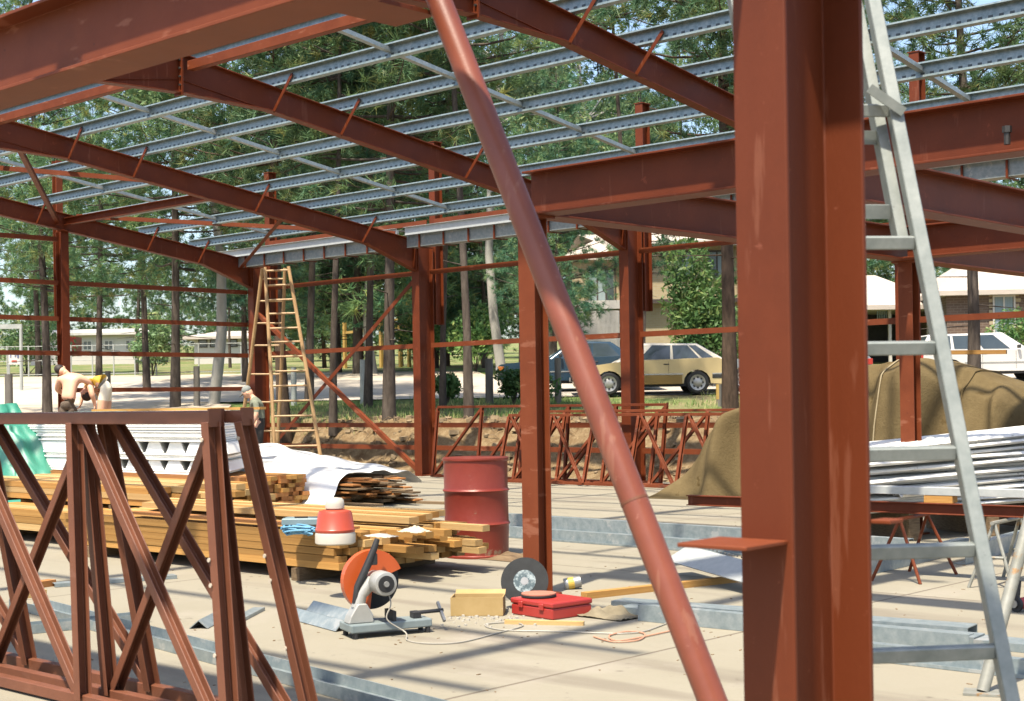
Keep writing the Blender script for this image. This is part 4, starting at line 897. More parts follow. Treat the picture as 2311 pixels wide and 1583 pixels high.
# ================================================================= TIMBER STACKS
M['pine_t'] = mat('sawn_timber', (.40, .195, .050), (.58, .325, .100), .75, 0, 3, .25, 6, .2, stretch=(.6, 7, 7), vary=.28)
M['orange_t'] = mat('orange_hardwood', (.40, .16, .05), (.56, .26, .09), .7, 0, 3, .25, 6, .2, stretch=(.6, 7, 7), vary=.25)
M['pale_t'] = mat('pale_timber', (.50, .31, .12), (.64, .44, .20), .75, 0, 3, .25, 6, .2, stretch=(.6, 7, 7), vary=.2)
M['grey_t'] = mat('grey_timber', (.13, .085, .05), (.30, .21, .12), .85, 0, 3, .25, 6, .2, stretch=(.6, 7, 7), vary=.3)
PLK = {}
def plank_mesh(mm):
    if mm not in PLK:
        mb = MB(); mb.bx(-.5, .5, -.5, .5, -.5, .5); o = mb.build('plank', M[mm], None); PLK[mm] = o.data; bpy.data.objects.remove(o)
    return PLK[mm]
def plank(parent, c, size, yaw=0, tilt=0, mm='pine_t', roll=0, name='plank'):
    o = bpy.data.objects.new(name, plank_mesh(mm)); C.objects.link(o); o.scale = size; o.rotation_euler = (roll, tilt, yaw)
    o.location = Vector(c) - ORG[parent.name] if parent else Vector(c); o.parent = parent; return o
def stack(label, x0, x1, y0, y1, z0, layers, pw, ph, mm, jx=.1, skip=.0, group='timber stacks on the slab', rs=1, skew=0, bear=True):
    rnd = random.Random(rs); t = thing('timber_stack', label, 'timber stack', (x1, y0, 0), group); n = max(1, int((y1 - y0) / (pw + .004)))
    for k in range(layers):
        for j in range(n):
            if k and rnd.random() < skip: continue
            a = x0 + rnd.uniform(-jx, jx); b = x1 + rnd.uniform(-jx, jx) * (1 if rnd.random() > .25 else 2.0); y = y0 + (j + .5) * (pw + .004) + rnd.uniform(-.004, .004) + skew * k
            plank(t, ((a + b) / 2, y, z0 + (k + .5) * (ph + .002)), (b - a, pw * rnd.uniform(.94, 1), ph * .98), R(rnd.uniform(-.25, .25)), R(rnd.uniform(-.1, .1)), mm if isinstance(mm, str) else rnd.choice(mm))
    if bear and z0 > .03:
        for X in (x0 + .5, x1 - .45): plank(t, (X, (y0 + y1) / 2, z0 / 2 - .001), (.10, y1 - y0 + .12, z0 - .004), 0, 0, 'grey_t', 0, 'bearer')
    return t
# near stack, its ragged ends towards the drum
s3 = stack('near stack of yellow sawn timber with ragged ends, red jug on top', -12.6, -8.62, 7.36, 8.72, .10, 5, .093, .055, ('pine_t', 'pine_t', 'pale_t'), .09, .03, rs=3)
rnd = random.Random(9)
for k in range(16):                                                            # further ends pulled out to the right
    y = 8.0 + rnd.uniform(-.25, .75); z = .10 + .057 * (rnd.randint(1, 4) + .5); x1 = -8.28 + rnd.uniform(-.12, .16)
    plank(s3, (x1 - .5, y, z + .004), (1.0, .085, .05), R(rnd.uniform(-2, 2)), 0, rnd.choice(('pine_t', 'pale_t')))
for k in range(5): plank(s3, (-10.3 - k * .08, 8.0 + k * .13, .415 + .028 + .002), (3.6, .11, .05), R(1.5 + k * .8), 0, ('pale_t', 'pine_t')[k % 2])
plank(s3, (-10.05, 7.46, .414 + .012), (3.0, .14, .02), R(-.4), 0, 'orange_t')
plank(s3, (-8.5, 7.62, .03), (.32, .10, .06), R(75), 0, 'grey_t', 0, 'packer')
# left stack, half hidden by the trusses
stack('pale timber stack at left behind the trusses, loosely piled', -15.4, -12.05, 7.75, 9.0, .12, 3, .11, .07, ('pine_t', 'pale_t', 'pine_t'), .22, .12, rs=5)
st = stack('upper load of pale planks lying across the left timber stack', -16.6, -12.6, 8.3, 9.7, .38, 3, .12, .06, ('pale_t', 'pine_t'), .3, .2, rs=6, bear=False)
for X in (-15.8, -13.2): plank(st, (X, 9.0, .35), (.09, 1.5, .055), 0, 0, 'grey_t', 0, 'bearer')
for X in (-15.9, -13.0):
    plank(st, (X, 9.45, .16), (.10, .5, .316), 0, 0, 'grey_t', 0, 'bearer')
# far orange stack under the white decking
s1 = stack('long neat stack of orange timber beneath the white decking sheets', -20.9, -15.3, 11.45, 12.6, .05, 7, .105, .054, ('orange_t', 'orange_t', 'pine_t'), .05, .0, rs=7)
# dark planks with plastic over them
s4 = stack('dark weathered boards fanned out under the plastic sheet near the far wall', -19.0, -14.75, 12.75, 13.85, .04, 14, .15, .022, ('grey_t', 'grey_t', 'orange_t'), .30, .1, rs=8)
plank(s4, (-14.6, 13.75, .016), (1.6, .12, .03), R(8), 0, 'grey_t')
# boards on the floor and laths
def lone(label, p, q, w_, h_, mm, z=0, name='plank'):
    p = Vector(p); q = Vector(q); c = (p + q) / 2; L = (q - p).length; t = thing(name, label, 'plank', tuple(c))
    o = plank(t, c + Vector((0, 0, z + h_ / 2)), (L, w_, h_), math.atan2(q.y - p.y, q.x - p.x), -math.asin((q.z - p.z) / L), mm, 0, 'board'); return t
lone('slim yellow lath lying on the slab in front of the red toolbox', gz(1140, 1408), gz(1318, 1412), .035, .025, 'pale_t')
lone('yellow timber length lying behind the red toolbox towards the post', gz(1318, 1352), gz(1690, 1310), .07, .045, 'pine_t')
lone('short orange offcut on the slab at far left', gz(30, 1335), gz(118, 1322), .09, .05, 'orange_t')
lone('short pale offcut on the slab at far left, below the orange one', gz(30, 1352), gz(100, 1345), .10, .05, 'pale_t')

# ================================================================= WHITE DECKING PACK, TARPS
M['whitesheet'] = mat('white_decking', (1.05, 1.05, 1.0), (1.22, 1.20, 1.14), .55, 0, 2)
pk = thing('decking_pack', 'pack of white trapezoidal roof decking sheets on the orange timber', 'decking', (-18.2, 11.6, .43))
def slabw(name, x0, x1, z0, z1, y=11.5, dep=1.7, m_='whitesheet', bev=.01):
    mb = MB(); a = Vector((x0, y, 0)); b_ = Vector((x1, y, 0)); q = _fh * dep
    mb.add([p + Vector((0, 0, zz)) for zz in (z0, z1) for p in (a, b_, b_ + q, a + q)], [(0, 1, 2, 3), (4, 7, 6, 5), (0, 4, 5, 1), (1, 5, 6, 2), (2, 6, 7, 3), (3, 7, 4, 0)]); return mb.build(name, M[m_], pk, bevel=bev, seg=2)
XR = onY(497, 1000, 11.5).x; XL = onY(20, 1000, 11.5).x; XM = onY(232, 1000, 11.5).x; rnd = random.Random(4); z = .445
for (hb, ht_) in ((.06, .13), (.10, .15), (.09, .0)):
    n = max(2, int(hb / .028))
    for k in range(n): slabw('flat_sheet', XL + rnd.uniform(-.1, .1), XR + rnd.uniform(-.04, .03), z + k * hb / n, z + (k + 1) * hb / n - .004, 11.5 + rnd.uniform(-.03, .03))
    z += hb
    if not ht_: break
    x = XM
    while x < XR - .2:                                                       # nested rib bundles seen end on
        mb = MB(); q = _fh * 1.6; jy = rnd.uniform(-.02, .02); tz = [(x + .02, z), (x + .46, z), (x + .37, z + ht_ - .004), (x + .11, z + ht_ - .004)]; P0 = [Vector((u, 11.52 + jy, v)) for u, v in tz]
        mb.add(P0 + [p + q for p in P0], [(0, 1, 2, 3), (7, 6, 5, 4), (0, 4, 5, 1), (1, 5, 6, 2), (2, 6, 7, 3), (3, 7, 4, 0)]); mb.build('rib_bundle', M['whitesheet'], pk, bevel=.008); x += .50
    slabw('flat_sheet', XL, XM - .02, z, z + ht_ - .004); z += ht_
for k in range(9): slabw('top_sheet', XL + rnd.uniform(-.08, .08), XR + rnd.uniform(-.06, .03), z + k * .036, z + k * .036 + .032, 11.5 + rnd.uniform(-.025, .025))
z += 9 * .036
lone('long yellow plank lying along the top of the white decking pack', (-19.6, 12.0, z + .005), (-16.5, 12.75, z + .005), .14, .035, 'pine_t')
M['teal'] = mat('teal_sheet', (.22, .38, .36), (.30, .46, .44), .5)
mb = MB(); mb.box((-19.3, 11.95, z + .006), (.9, .7, .006), Matrix.Rotation(R(20), 3, 'Z')); tag(mb.build('plastic_sheet', M['teal']), 'flat teal plastic sheet on top of the white decking pack', 'sheet')
# platform of boards the two workers stand on, behind the pack
stack('plain stack of boards beneath the two workers by the end wall post', -24.2, -21.2, 13.3, 14.7, .03, 10, .2, .05, 'pine_t', .05, 0, rs=12)
def cloth(name, fn, nu, nv, m_, label=None, cat=None, parent=None, th=.004, sub=1):
    mb = MB(); mb.grid([[fn(i / nu, j / nv) for j in range(nv + 1)] for i in range(nu + 1)]); o = mb.build(name, m_, parent, smooth=True)
    s = o.modifiers.new('Solid', 'SOLIDIFY'); s.thickness = th
    if sub: o.modifiers.new('Sub', 'SUBSURF').levels = sub; o.modifiers['Sub'].render_levels = sub
    if label: tag(o, label, cat)
    return o
def N(x, y, z=0): return mnoise.noise(Vector((x, y, z)))
def lerp_pts(x, pts): return interp(x, pts)
M['canvas'] = mat('brown_canvas', (.125, .090, .042), (.178, .132, .064), .9, 0, 2.5, .6, 30, .1, spot=((.09, .06, .022), 2.6, .6))
crest = [(-12.45, .02), (-12.3, .14), (-11.95, .60), (-11.55, 1.04), (-10.7, 1.50), (-9.9, 1.70), (-9.1, 1.83), (-8.5, 1.84), (-8.0, 1.68), (-7.3, 1.40), (-6.3, 1.0), (-5.0, .5)]
sect = [(0, .0), (.04, .03), (.10, .55), (.19, .88), (.32, 1.0), (.62, 1.0), (.78, .85), (.92, .35), (1.0, .0)]
def ridged(x, y, z=0): return (1 - abs(N(x, y, z)) * 2.2) ** 2
def tarp(u, v):
    X = -12.45 + u * 7.4; Y = 16.05 + v * 2.4; c = interp(X, crest); s = interp(v, sect); k = min(1, c * 1.1); front = max(0, 1 - abs(v - .17) / .22)
    sl = X + .35 * v + .18 * N(X * .9, v * 1.5, 2); ph = sl * 6.5 + 3.0 * N(sl * .6, .3, 4)
    pleat = (.5 + .5 * math.sin(ph)) ** 1.6 * (.55 + .6 * N(sl * .8, 7)) + .22 * (.5 + .5 * math.sin(ph * 2.3 + 2 * N(X, v * 2, 9)))        # folds hanging down the face
    swag = N(X * .8 + v * .5, v * 1.8 - X * .3, 12) + .45 * math.sin(X * 2.2 + v * 7 + 2.5 * N(X * .6, v, 14)) * N(X * .7, v, 21)              # sagging creases across the top
    z = c * s + k * ((pleat - .4) * .16 * front * (s + .2) + swag * .13 * (.25 + s * .75))
    return Vector((X + .08 * N(X * 2, v * 4, 3), Y - .72 * (pleat - .35) * front * k - .3 * (1 - s) * N(X * 1.3, 2) * (v < .5), max(.006 + .01 * u, z)))
cloth('canvas_tarpaulin', tarp, 170, 56, M['canvas'], 'brown canvas tarpaulin draped over a long heap before the far wall', 'tarpaulin')
can = bpy.data.objects['canvas_tarpaulin']
M['lash'] = mat('lashing_rope', (.30, .24, .14), (.42, .35, .22), .9)
for u0 in (.30, .47, .60, .74):
    mb = MB(); mb.tube([tarp(u0 + .012 * math.sin(v * 3), .03 + v * .90) + Vector((0, -.006, .014)) for v in [q / 40 for q in range(41)]], .009, 6); mb.build('rope' if u0 in (.47, .74) else 'seam', M['lash' if u0 in (.47, .74) else 'canvas'], can, smooth=True)
lone('short yellow plank lying on top of the brown canvas heap', (-8.55, 17.1, 1.86), (-7.75, 17.35, 1.845), .11, .05, 'pine_t')
M['green'] = mat('green_tarp', (.03, .22, .15), (.055, .30, .21), .45, 0, 2, .2, 12, .5)
def gt(u, v):
    X = -22.4 + u * 2.95; Y = 10.55 + v * .98; c = interp(u, [(0, 1.3), (.45, 1.38), (.6, 1.1), (.8, .5), (.93, .12), (1, .01)]); s = interp(v, [(0, 0), (.12, .10), (.35, .75), (.6, 1), (1, 1.02)])
    f = ridged(u * 5 + v * .6, v * .8, 3) * .6 + ridged(u * 11, v * 2, 6) * .4 - .45
    return Vector((X + .1 * N(u * 8, v * 8, 2), Y + f * .25 * (1 - s * .6), max(.008, c * s + f * .14 * min(1, c * 2))))
cloth('green_tarpaulin', gt, 60, 34, M['green'], 'teal green tarpaulin heaped at far left beside white decking', 'tarpaulin')
def plasmat():
    mt = bpy.data.materials.new('milky_plastic'); mt.use_nodes = True; nt = mt.node_tree; b = nt.nodes['Principled BSDF']
    nt.links.new(ramp(nt, tex(nt, 'Object', 3, 4), (.62, .62, .60), (.74, .73, .70)), b.inputs['Base Color']); b.inputs['Roughness'].default_value = .3
    nt.links.new(ramp(nt, tex(nt, 'Object', 1.7, 5, .7), (.80, .80, .80), (1, 1, 1), .35, .6), b.inputs['Alpha']); return mt
def pl(u, v):
    X = -19.6 + u * 4.75; Y = 12.4 + v * 1.85; c = interp(u, [(0, .85), (.35, .76), (.6, .62), (.8, .50), (1, .42)]); s = interp(v, [(0, .0), (.05, .12), (.16, .80), (.28, 1), (.85, 1), (1, .6)])
    f = N(u * 9 + v, v * 5, 2) * .06 + abs(N(u * 5, v * 9, 4)) * .06
    return Vector((X + .12 * N(v * 6, 1) * u, Y + .10 * N(u * 8, 3) * (1 - s), max(.01, c * s + f * (.3 + .7 * s))))
cloth('plastic_cover', pl, 60, 34, plasmat(), 'crumpled translucent plastic sheet spread over the dark board stack', 'plastic sheet', th=.002)

# ================================================================= DRUM, JUG AND SMALL THINGS
M['drumred'] = mat('drum_red', (.225, .028, .016), (.28, .042, .022), .4, .1, 3, .12, 14, .5, spot=((.30, .19, .12), 5.5, .615))
dc = gz(1077, 1255); dc.z = 0; dr = thing('steel_drum', 'dented red steel drum standing on the slab left of the slim post', 'drum', tuple(dc))
prof = [(.275, 0), (.293, .003), (.293, .02), (.284, .028), (.284, .27), (.289, .283), (.298, .295), (.289, .307), (.284, .32), (.284, .565), (.289, .578), (.298, .59), (.289, .602), (.284, .615), (.284, .85), (.293, .858), (.293, .878), (.280, .88), (.277, .862)]
mb = MB(); mb.lathe(dc, prof, 64); bo = mb.build('drum_body', M['drumred'], dr, smooth=True)
for v_ in bo.data.vertices:
    q = v_.co; a = math.atan2(q.y, q.x); dz = N(math.cos(a) * 2, math.sin(a) * 2, q.z * 3) * .006 - .018 * math.exp(-((a + 1.9) ** 2) * 12 - ((q.z - .15) / .12) ** 2); k = 1 + dz / .285; q.x *= k; q.y *= k
for z_ in (.295, .59): mb = MB(); mb.lathe(dc, [(.284, z_ - .008), (.2995, z_ - .002), (.2995, z_ + .002), (.284, z_ + .008)], 64); mb.build('rolling_hoop', M['drumred'], dr, smooth=True)
mb = MB(); mb.lathe(dc, [(.278, .855), (.294, .86), (.297, .87), (.294, .882), (.278, .882)], 64); mb.build('rim', M['drumred'], dr, smooth=True)
ZS = .388                                                                  # top of the near timber stack
jp = gz(757, 1226, ZS + .0); jp = Vector((-9.35, 7.62, ZS)); 
jx = O + ray(757, 1228) * ((ZS - EYE) / ray(757, 1228).z); jp = jx
M['jugred'] = mat('jug_red', (.45, .065, .035), (.52, .085, .045), .35, 0, 2); M['jugwhite'] = mat('jug_white', (.60, .55, .46), (.66, .61, .52), .4)
jg = thing('water_jug', 'red and white insulated water jug standing on the near timber stack', 'jug', tuple(jp))
mb = MB(); mb.lathe(jp, [(.13, 0), (.143, .01), (.143, .07), (.138, .085)], 36); mb.build('base', M['jugwhite'], jg, smooth=True)
mb = MB(); mb.lathe(jp, [(.138, .084), (.141, .09), (.141, .105), (.136, .11), (.122, .215), (.112, .235), (.07, .245)], 36); mb.build('body', M['jugred'], jg, smooth=True)
mb = MB(); mb.lathe(jp, [(.05, .243), (.06, .248), (.068, .255), (.068, .285), (.064, .31), (.052, .325), (.02, .33)], 28); mb.build('cap', M['jugwhite'], jg, smooth=True)
M['ropeblue'] = mat('blue_rope', (.10, .30, .48), (.18, .42, .60), .7)
rp_ = O + ray(672, 1208) * ((ZS - EYE) / ray(672, 1208).z); rb = thing('blue_rope', 'coil of bright blue rope on the near timber stack beside jug', 'rope', tuple(rp_))
for q in range(9):
    rnd = random.Random(q + 40); a0 = rnd.uniform(0, 6.28); rx, ry = rnd.uniform(.10, .17), rnd.uniform(.05, .10); pts = [rp_ + Vector((rx * math.cos(t) + .04 * math.sin(3 * t + a0), ry * math.sin(t) + rnd.uniform(-.005, .005), .012 + q * .006 + .012 * math.sin(2 * t + a0))) for t in [a0 + k * 6.28 / 18 for k in range(19)]]
    mb = MB(); mb.tube(pts, .008, 6); mb.build('rope_turn', M['ropeblue'], rb, smooth=True)
def atop(x, y, z): return O + ray(x, y) * ((z - EYE) / ray(x, y).z)
p = atop(690, 1185, ZS + .06); cs = thing('tool_case', 'flat grey-blue case lying on the timber behind the blue rope', 'case', tuple(p)); M['casegrey'] = mat('case_greyblue', (.18, .26, .28), (.24, .32, .34), .5)
mb = MB(); mb.box(p + Vector((0, 0, .03)), (.34, .2, .055), Matrix.Rotation(R(40), 3, 'Z')); mb.build('case_body', M['casegrey'], cs, bevel=.008); mb = MB(); mb.box(p + Vector((.02, -.06, .064)), (.1, .02, .012), Matrix.Rotation(R(40), 3, 'Z')); mb.build('handle', M['black'], cs)
# gloves / rags on the far end of the stack
M['rag'] = mat('pale_rag', (.50, .42, .30), (.62, .53, .40), .9)
p = atop(935, 1203, ZS); 
cloth('crumpled_rag', lambda u, v: p + Vector(((u - .5) * .24, (v - .5) * .16, .008 + .05 * max(0, 1 - 2.0 * math.hypot(u - .5, v - .5)) * (.5 + 1.8 * abs(N(u * 6, v * 6))) + .035 * abs(N(u * 9, v * 9, 3)))), 18, 14, M['rag'], 'crumpled tan rag heaped on the right end of near stack', 'rag')
p2 = atop(860, 1213, ZS)
cloth('paper_bag', lambda u, v: p2 + Vector(((u - .5) * .26, (v - .5) * .13, .006 + .02 * math.sin(math.pi * u) * math.sin(math.pi * v) + .01 * N(u * 7, v * 7))), 14, 10, M['jugwhite'], 'flattened white bag lying on the near timber stack', 'bag')
# toolbox
tc_ = gz(1247, 1401); Rt = Matrix.Rotation(R(-7), 3, 'Z'); M['boxred'] = mat('toolbox_red', (.40, .03, .025), (.46, .045, .035), .38, 0, 2, spot=((.5, .12, .09), 18, .66))
bxc = tc_ + Rt @ Vector((-.20, .17, 0)); tbx = thing('red_toolbox', 'flat bright red plastic toolbox on the slab near slim post', 'toolbox', tuple(bxc))
mb = MB(); mb.box(bxc + Vector((0, 0, .036)), (.40, .34, .07), Rt); mb.build('box', M['boxred'], tbx, bevel=.008, seg=2)
mb = MB(); mb.box(bxc + Vector((0, 0, .091)), (.41, .35, .036), Rt); mb.build('lid', M['boxred'], tbx, bevel=.010, seg=2)
for s in (-.1, .1): mb = MB(); mb.box(bxc + Rt @ Vector((s, -.175, .075)), (.04, .015, .04), Rt); mb.build('latch', M['boxred'], tbx, bevel=.003)
M['abras'] = mat('abrasive_black', (.010, .012, .013), (.022, .025, .026), .8, 0, 20, .2, 200); M['abrasred'] = mat('abrasive_red', (.42, .16, .10), (.5, .2, .13), .8); M['labelp'] = mat('disc_label', (.06, .10, .115), (.38, .45, .46), .6, 0, 26, p=(.45, .6))
q = bxc + Vector((-.09, -.02, .115)); fd = thing('cutting_disc', 'cutting disc lying flat on red toolbox, rusty red top', 'disc', tuple(q)); mb = MB(); mb.lathe(q, [(.015, 0), (.115, 0), (.115, .012), (.015, .012)], 40); mb.build('disc', M['abras'], fd); mb = MB(); mb.lathe(q, [(.012, .0125), (.113, .0125), (.113, .02), (.012, .02)], 40); mb.build('top_face', M['abrasred'], fd)
q = at(1182, 1310, 9.95); q.z = .178; ax = (Vector((.55, -.80, .30))).normalized(); ld = thing('large_cutting_disc', 'large black cutting disc leaning against the slim red post', 'disc', (q.x, q.y, 0))
pb_ = gz(1180, 1362); qc = at(1184, 1312, 9.8); 
mb = MB(); mb.lathe(qc, [(.014, -.003), (.160, -.003), (.160, .003), (.014, .003)], 48, ax); mb.build('disc', M['abras'], ld); mb = MB(); mb.lathe(qc + ax * .0032, [(.016, 0), (.075, 0), (.075, .001), (.016, .001)], 40, ax); mb.build('label_ring', M['labelp'], ld)
mb = MB(); mb.lathe(qc + ax * .0045, [(.0, 0), (.026, 0), (.026, .002), (.0, .002)], 24, ax); mb.build('hub', M['bolt'], ld)
M['card'] = mat('cardboard', (.40, .27, .10), (.50, .35, .15), .85, 0, 5, spot=((.6, .5, .36), 9, .66))
cc = gz(1068, 1392) + Vector((-.05, .1, 0)); cb = thing('cardboard_box', 'open yellow-brown cardboard box beside the cut-off saw', 'box', tuple(cc)); Rc = Matrix.Rotation(R(38), 3, 'Z')
for (dx, dy, sx, sy) in ((0, -.095, .34, .006), (0, .095, .34, .006), (-.167, 0, .006, .184), (.167, 0, .006, .184)): mb = MB(); mb.box(cc + Rc @ Vector((dx, dy, .062)), (sx, sy, .118), Rc); mb.build('side', M['card'], cb)
mb = MB(); mb.box(cc + Vector((0, 0, .006)), (.33, .18, .005), Rc); mb.build('bottom', M['card'], cb); mb = MB(); mb.box(cc + Rc @ Vector((0, .14, .115)), (.33, .1, .005), Rc @ Matrix.Rotation(R(25), 3, 'X')); mb.build('flap', M['card'], cb)
rnd = random.Random(77); M['scrapw'] = mat('pale_scrap', (.45, .42, .36), (.6, .56, .48), .7)
mb = MB()
for k in range(70):
    p = gz(rnd.gauss(1100, 50), rnd.gauss(1395, 9)); s = rnd.uniform(.006, .022); mb.box(p + Vector((0, 0, s * .3)), (s, s * .7, s * .6), Matrix.Rotation(rnd.uniform(0, 3), 3, 'Z'))
o = mb.build('fastener_litter', M['scrapw']); o['kind'] = 'stuff'; o['label'] = 'bolts and screws spilled around the cardboard box'; o['category'] = 'fasteners'
# lidded tin with yellow band near post, crumpled sacking by the channels
p = gz(1292, 1330); tn = thing('tin_can', 'small tin with yellow and blue label lying right of post', 'tin', tuple(p)); axx = Vector((.6, .7, .15)).normalized(); mb = MB(); mb.lathe(p + Vector((0, 0, .045)), [(.0, -.06), (.043, -.06), (.043, .06), (.0, .06)], 20, axx); mb.build('can', M['bolt'], tn, smooth=True); mb = MB(); mb.lathe(p + Vector((0, 0, .045)), [(.0437, -.035), (.0437, .01)], 20, axx); mb.build('label_band', mat('yellow_label', (.62, .40, .05), (.7, .47, .08), .5), tn)
p3 = gz(1372, 1392)
cloth('sacking_scrap', lambda u, v: p3 + Vector(((u - .5) * .42, (v - .5) * .26, .006 + .11 * max(0, 1 - 2 * math.hypot(u - .5, v - .5)) * (.6 + 1.1 * N(u * 4, v * 4, 9)) + .03 * abs(N(u * 11, v * 11)))), 20, 16, mat('sacking', (.14, .115, .07), (.30, .25, .16), .9), 'crumpled dirty sacking beside the galvanised sections', 'sacking')
p4 = gz(1158, 1262)
cloth('paper_scrap', lambda u, v: p4 + Vector(((u - .5) * .5, (v - .5) * .4, .006 + .10 * max(0, 1 - 2 * math.hypot(u - .5, v - .5)) * (.6 + 1.2 * N(u * 4, v * 4, 2)))), 16, 14, M['grey_t'], 'crumpled packing scraps between red drum and slim post', 'scrap')

# ================================================================= CUT-OFF SAW
SA = (_r * math.cos(R(25)) + _fh * math.sin(R(25))); SN = Vector((-SA.y, SA.x, 0))           # along the base, and away from the camera
sc0 = gz(888, 1437); sc0 = sc0 + SN * .10; saw = thing('cutoff_saw', 'abrasive cut-off saw with orange blade guard standing on the slab', 'saw', tuple(sc0))
RS = Matrix((SA, SN, Vector((0, 0, 1)))).transposed()
def S(a, n, z): return sc0 + SA * a + SN * n + Vector((0, 0, z))
M['castgrey'] = mat('cast_grey', (.20, .25, .26), (.28, .33, .33), .5, .1, 8); M['alucast'] = mat('cast_alloy', (.45, .45, .42), (.58, .57, .53), .4, .4, 8); M['orange'] = mat('orange_guard', (.60, .10, .02), (.66, .13, .03), .35, 0, 3, spot=((.5, .16, .07), 9, .68)); M['cordw'] = mat('pale_cord', (.36, .34, .29), (.42, .39, .33), .5)
mb = MB(); mb.prism([(-.26, -.10), (.26, -.075), (.26, .075), (-.12, .13), (-.26, .13)], lambda u, v, t: S(u, v, t), .035, .085); mb.build('base', M['castgrey'], saw, bevel=.008, seg=2)
for a, n in ((-.23, -.08), (-.23, .10), (.235, -.06), (.235, .06)): mb = MB(); mb.tube([S(a, n, 0), S(a, n, .035)], .016, 10); mb.build('foot', M['black'], saw)
mb = MB(); mb.box(S(.02, .0, .115), (.02, .15, .06), RS); mb.build('fence', M['black'], saw); mb = MB(); mb.box(S(.18, .0, .105), (.05, .07, .04), RS); v = mb.build('vice_jaw', M['dark'], saw, bevel=.004)
mb = MB(); mb.tube([S(.19, 0, .115), S(.36, 0, .118)], .012, 10); mb.build('vice_screw', M['dark'], v); mb = MB(); mb.bar(S(.345, -.06, .06), S(.345, .05, .16), .015, .02); mb.build('vice_handle', M['bolt'], v)
mb = MB(); mb.prism([(-.26, .085), (-.10, .085), (-.105, .13), (-.145, .20), (-.20, .20), (-.245, .13)], lambda u, v_, t: S(u, t, v_), -.05, .05); mb.build('pivot', M['alucast'], saw, bevel=.006)
hubP = S(-.06, .10, .315)
mb = MB(); mb.tube([S(-.185, .0, .17), S(-.165, .0, .25), S(-.09, .0, .33)], [.042, .038, .045], 14); mb.build('arm', M['alucast'], saw, smooth=True)
axm = -SN; mp_ = S(-.06, .06, .32)
mb = MB(); mb.lathe(mp_, [(.03, 0), (.062, .0), (.064, .10), (.072, .105), (.072, .20), (.066, .212), (.05, .215)], 32, axm); mo = mb.build('motor', M['alucast'], saw, smooth=True)
mb = MB(); mb.lathe(mp_ + axm * .216, [(.0, 0), (.05, .0), (.05, .003), (.0, .003)], 28, axm); mb.build('vent_cap', M['dark'], mo); mb = MB(); mb.lathe(mp_ + axm * .2195, [(.0, 0), (.018, .0), (.016, .008), (.0, .008)], 16, axm); mb.build('cap_screw', M['bolt'], mo)
bl = hubP; mb = MB(); mb.lathe(bl, [(.01, -.0015), (.172, -.0015), (.172, .0015), (.01, .0015)], 56, axm); mb.build('blade', M['abras'], saw)
# guard: shell over the upper left three quarters of the blade
def fan(r, a0, a1, n=30): return [(r * math.cos(a0 + (a1 - a0) * k / n), r * math.sin(a0 + (a1 - a0) * k / n)) for k in range(n + 1)]
arc = fan(.188, R(20), R(262)); poly = arc + [(.03 * math.cos(R(262)), .03 * math.sin(R(262))), (.03, .01)]
mb = MB()
for n0, n1 in ((-.030, -.026), (.026, .030)): mb.prism(poly, lambda u, v_, t: bl + SA * u + Vector((0, 0, v_)) + SN * t, n0, n1)
for (u0, v0), (u1, v1) in zip(arc, arc[1:]):
    k = .985; mb.prism([(u0, v0), (u1, v1), (u1 * k, v1 * k), (u0 * k, v0 * k)], lambda u, v_, t: bl + SA * u + Vector((0, 0, v_)) + SN * t, -.0265, .0265)
mb.build('blade_guard', M['orange'], saw)
mb = MB(); hp = [S(-.20, -.005, .20), S(-.185, -.005, .30), S(-.12, .0, .42), S(-.075, .0, .52), S(-.055, .0, .575)]; mb.tube(hp, [.022, .022, .024, .020, .016], 12); mb.build('handle', M['black'], saw, smooth=True)
mb = MB(); mb.box(S(-.085, .0, .455), (.05, .03, .07), RS); mb.build('trigger', M['plastic'], saw, bevel=.006)
cd = [S(-.03, -.06, .30), S(-.02, -.12, .20), S(-.05, -.13, .11), S(.05, -.17, .03)] + [gz(x, y) + Vector((0, 0, .006)) for x, y in ((920, 1448), (965, 1455), (1040, 1452), (1120, 1432), (1180, 1415), (1150, 1407), (1095, 1412), (1130, 1424), (1260, 1428), (1420, 1432), (1490, 1415), (1530, 1395))]
def smoothpath(P, n=6):
    out = []
    for i in range(len(P) - 1):
        a = P[max(0, i - 1)]; b_ = P[i]; c = P[i + 1]; d = P[min(len(P) - 1, i + 2)]
        for k in range(n):
            t = k / n; out.append(.5 * ((2 * b_) + (c - a) * t + (2 * a - 5 * b_ + 4 * c - d) * t * t + (3 * b_ - a - 3 * c + d) * t ** 3))
    return out + [P[-1]]
mb = MB(); mb.tube(smoothpath(cd), .0045, 6); mb.build('power_cord', M['cordw'], saw, smooth=True)
pc = [gz(x, y) + Vector((0, 0, .008)) for x, y in ((1340, 1440), (1385, 1452), (1440, 1448), (1455, 1434), (1420, 1428), (1375, 1438), (1400, 1449), (1500, 1430), (1560, 1415))]
mb = MB(); mb.tube(smoothpath(pc), .005, 6); tag(mb.build('extension_lead', mat('pink_lead', (.55, .27, .17), (.6, .32, .2), .6), smooth=True), 'loop of pinkish electrical lead on the slab before the galvanised sections', 'lead')
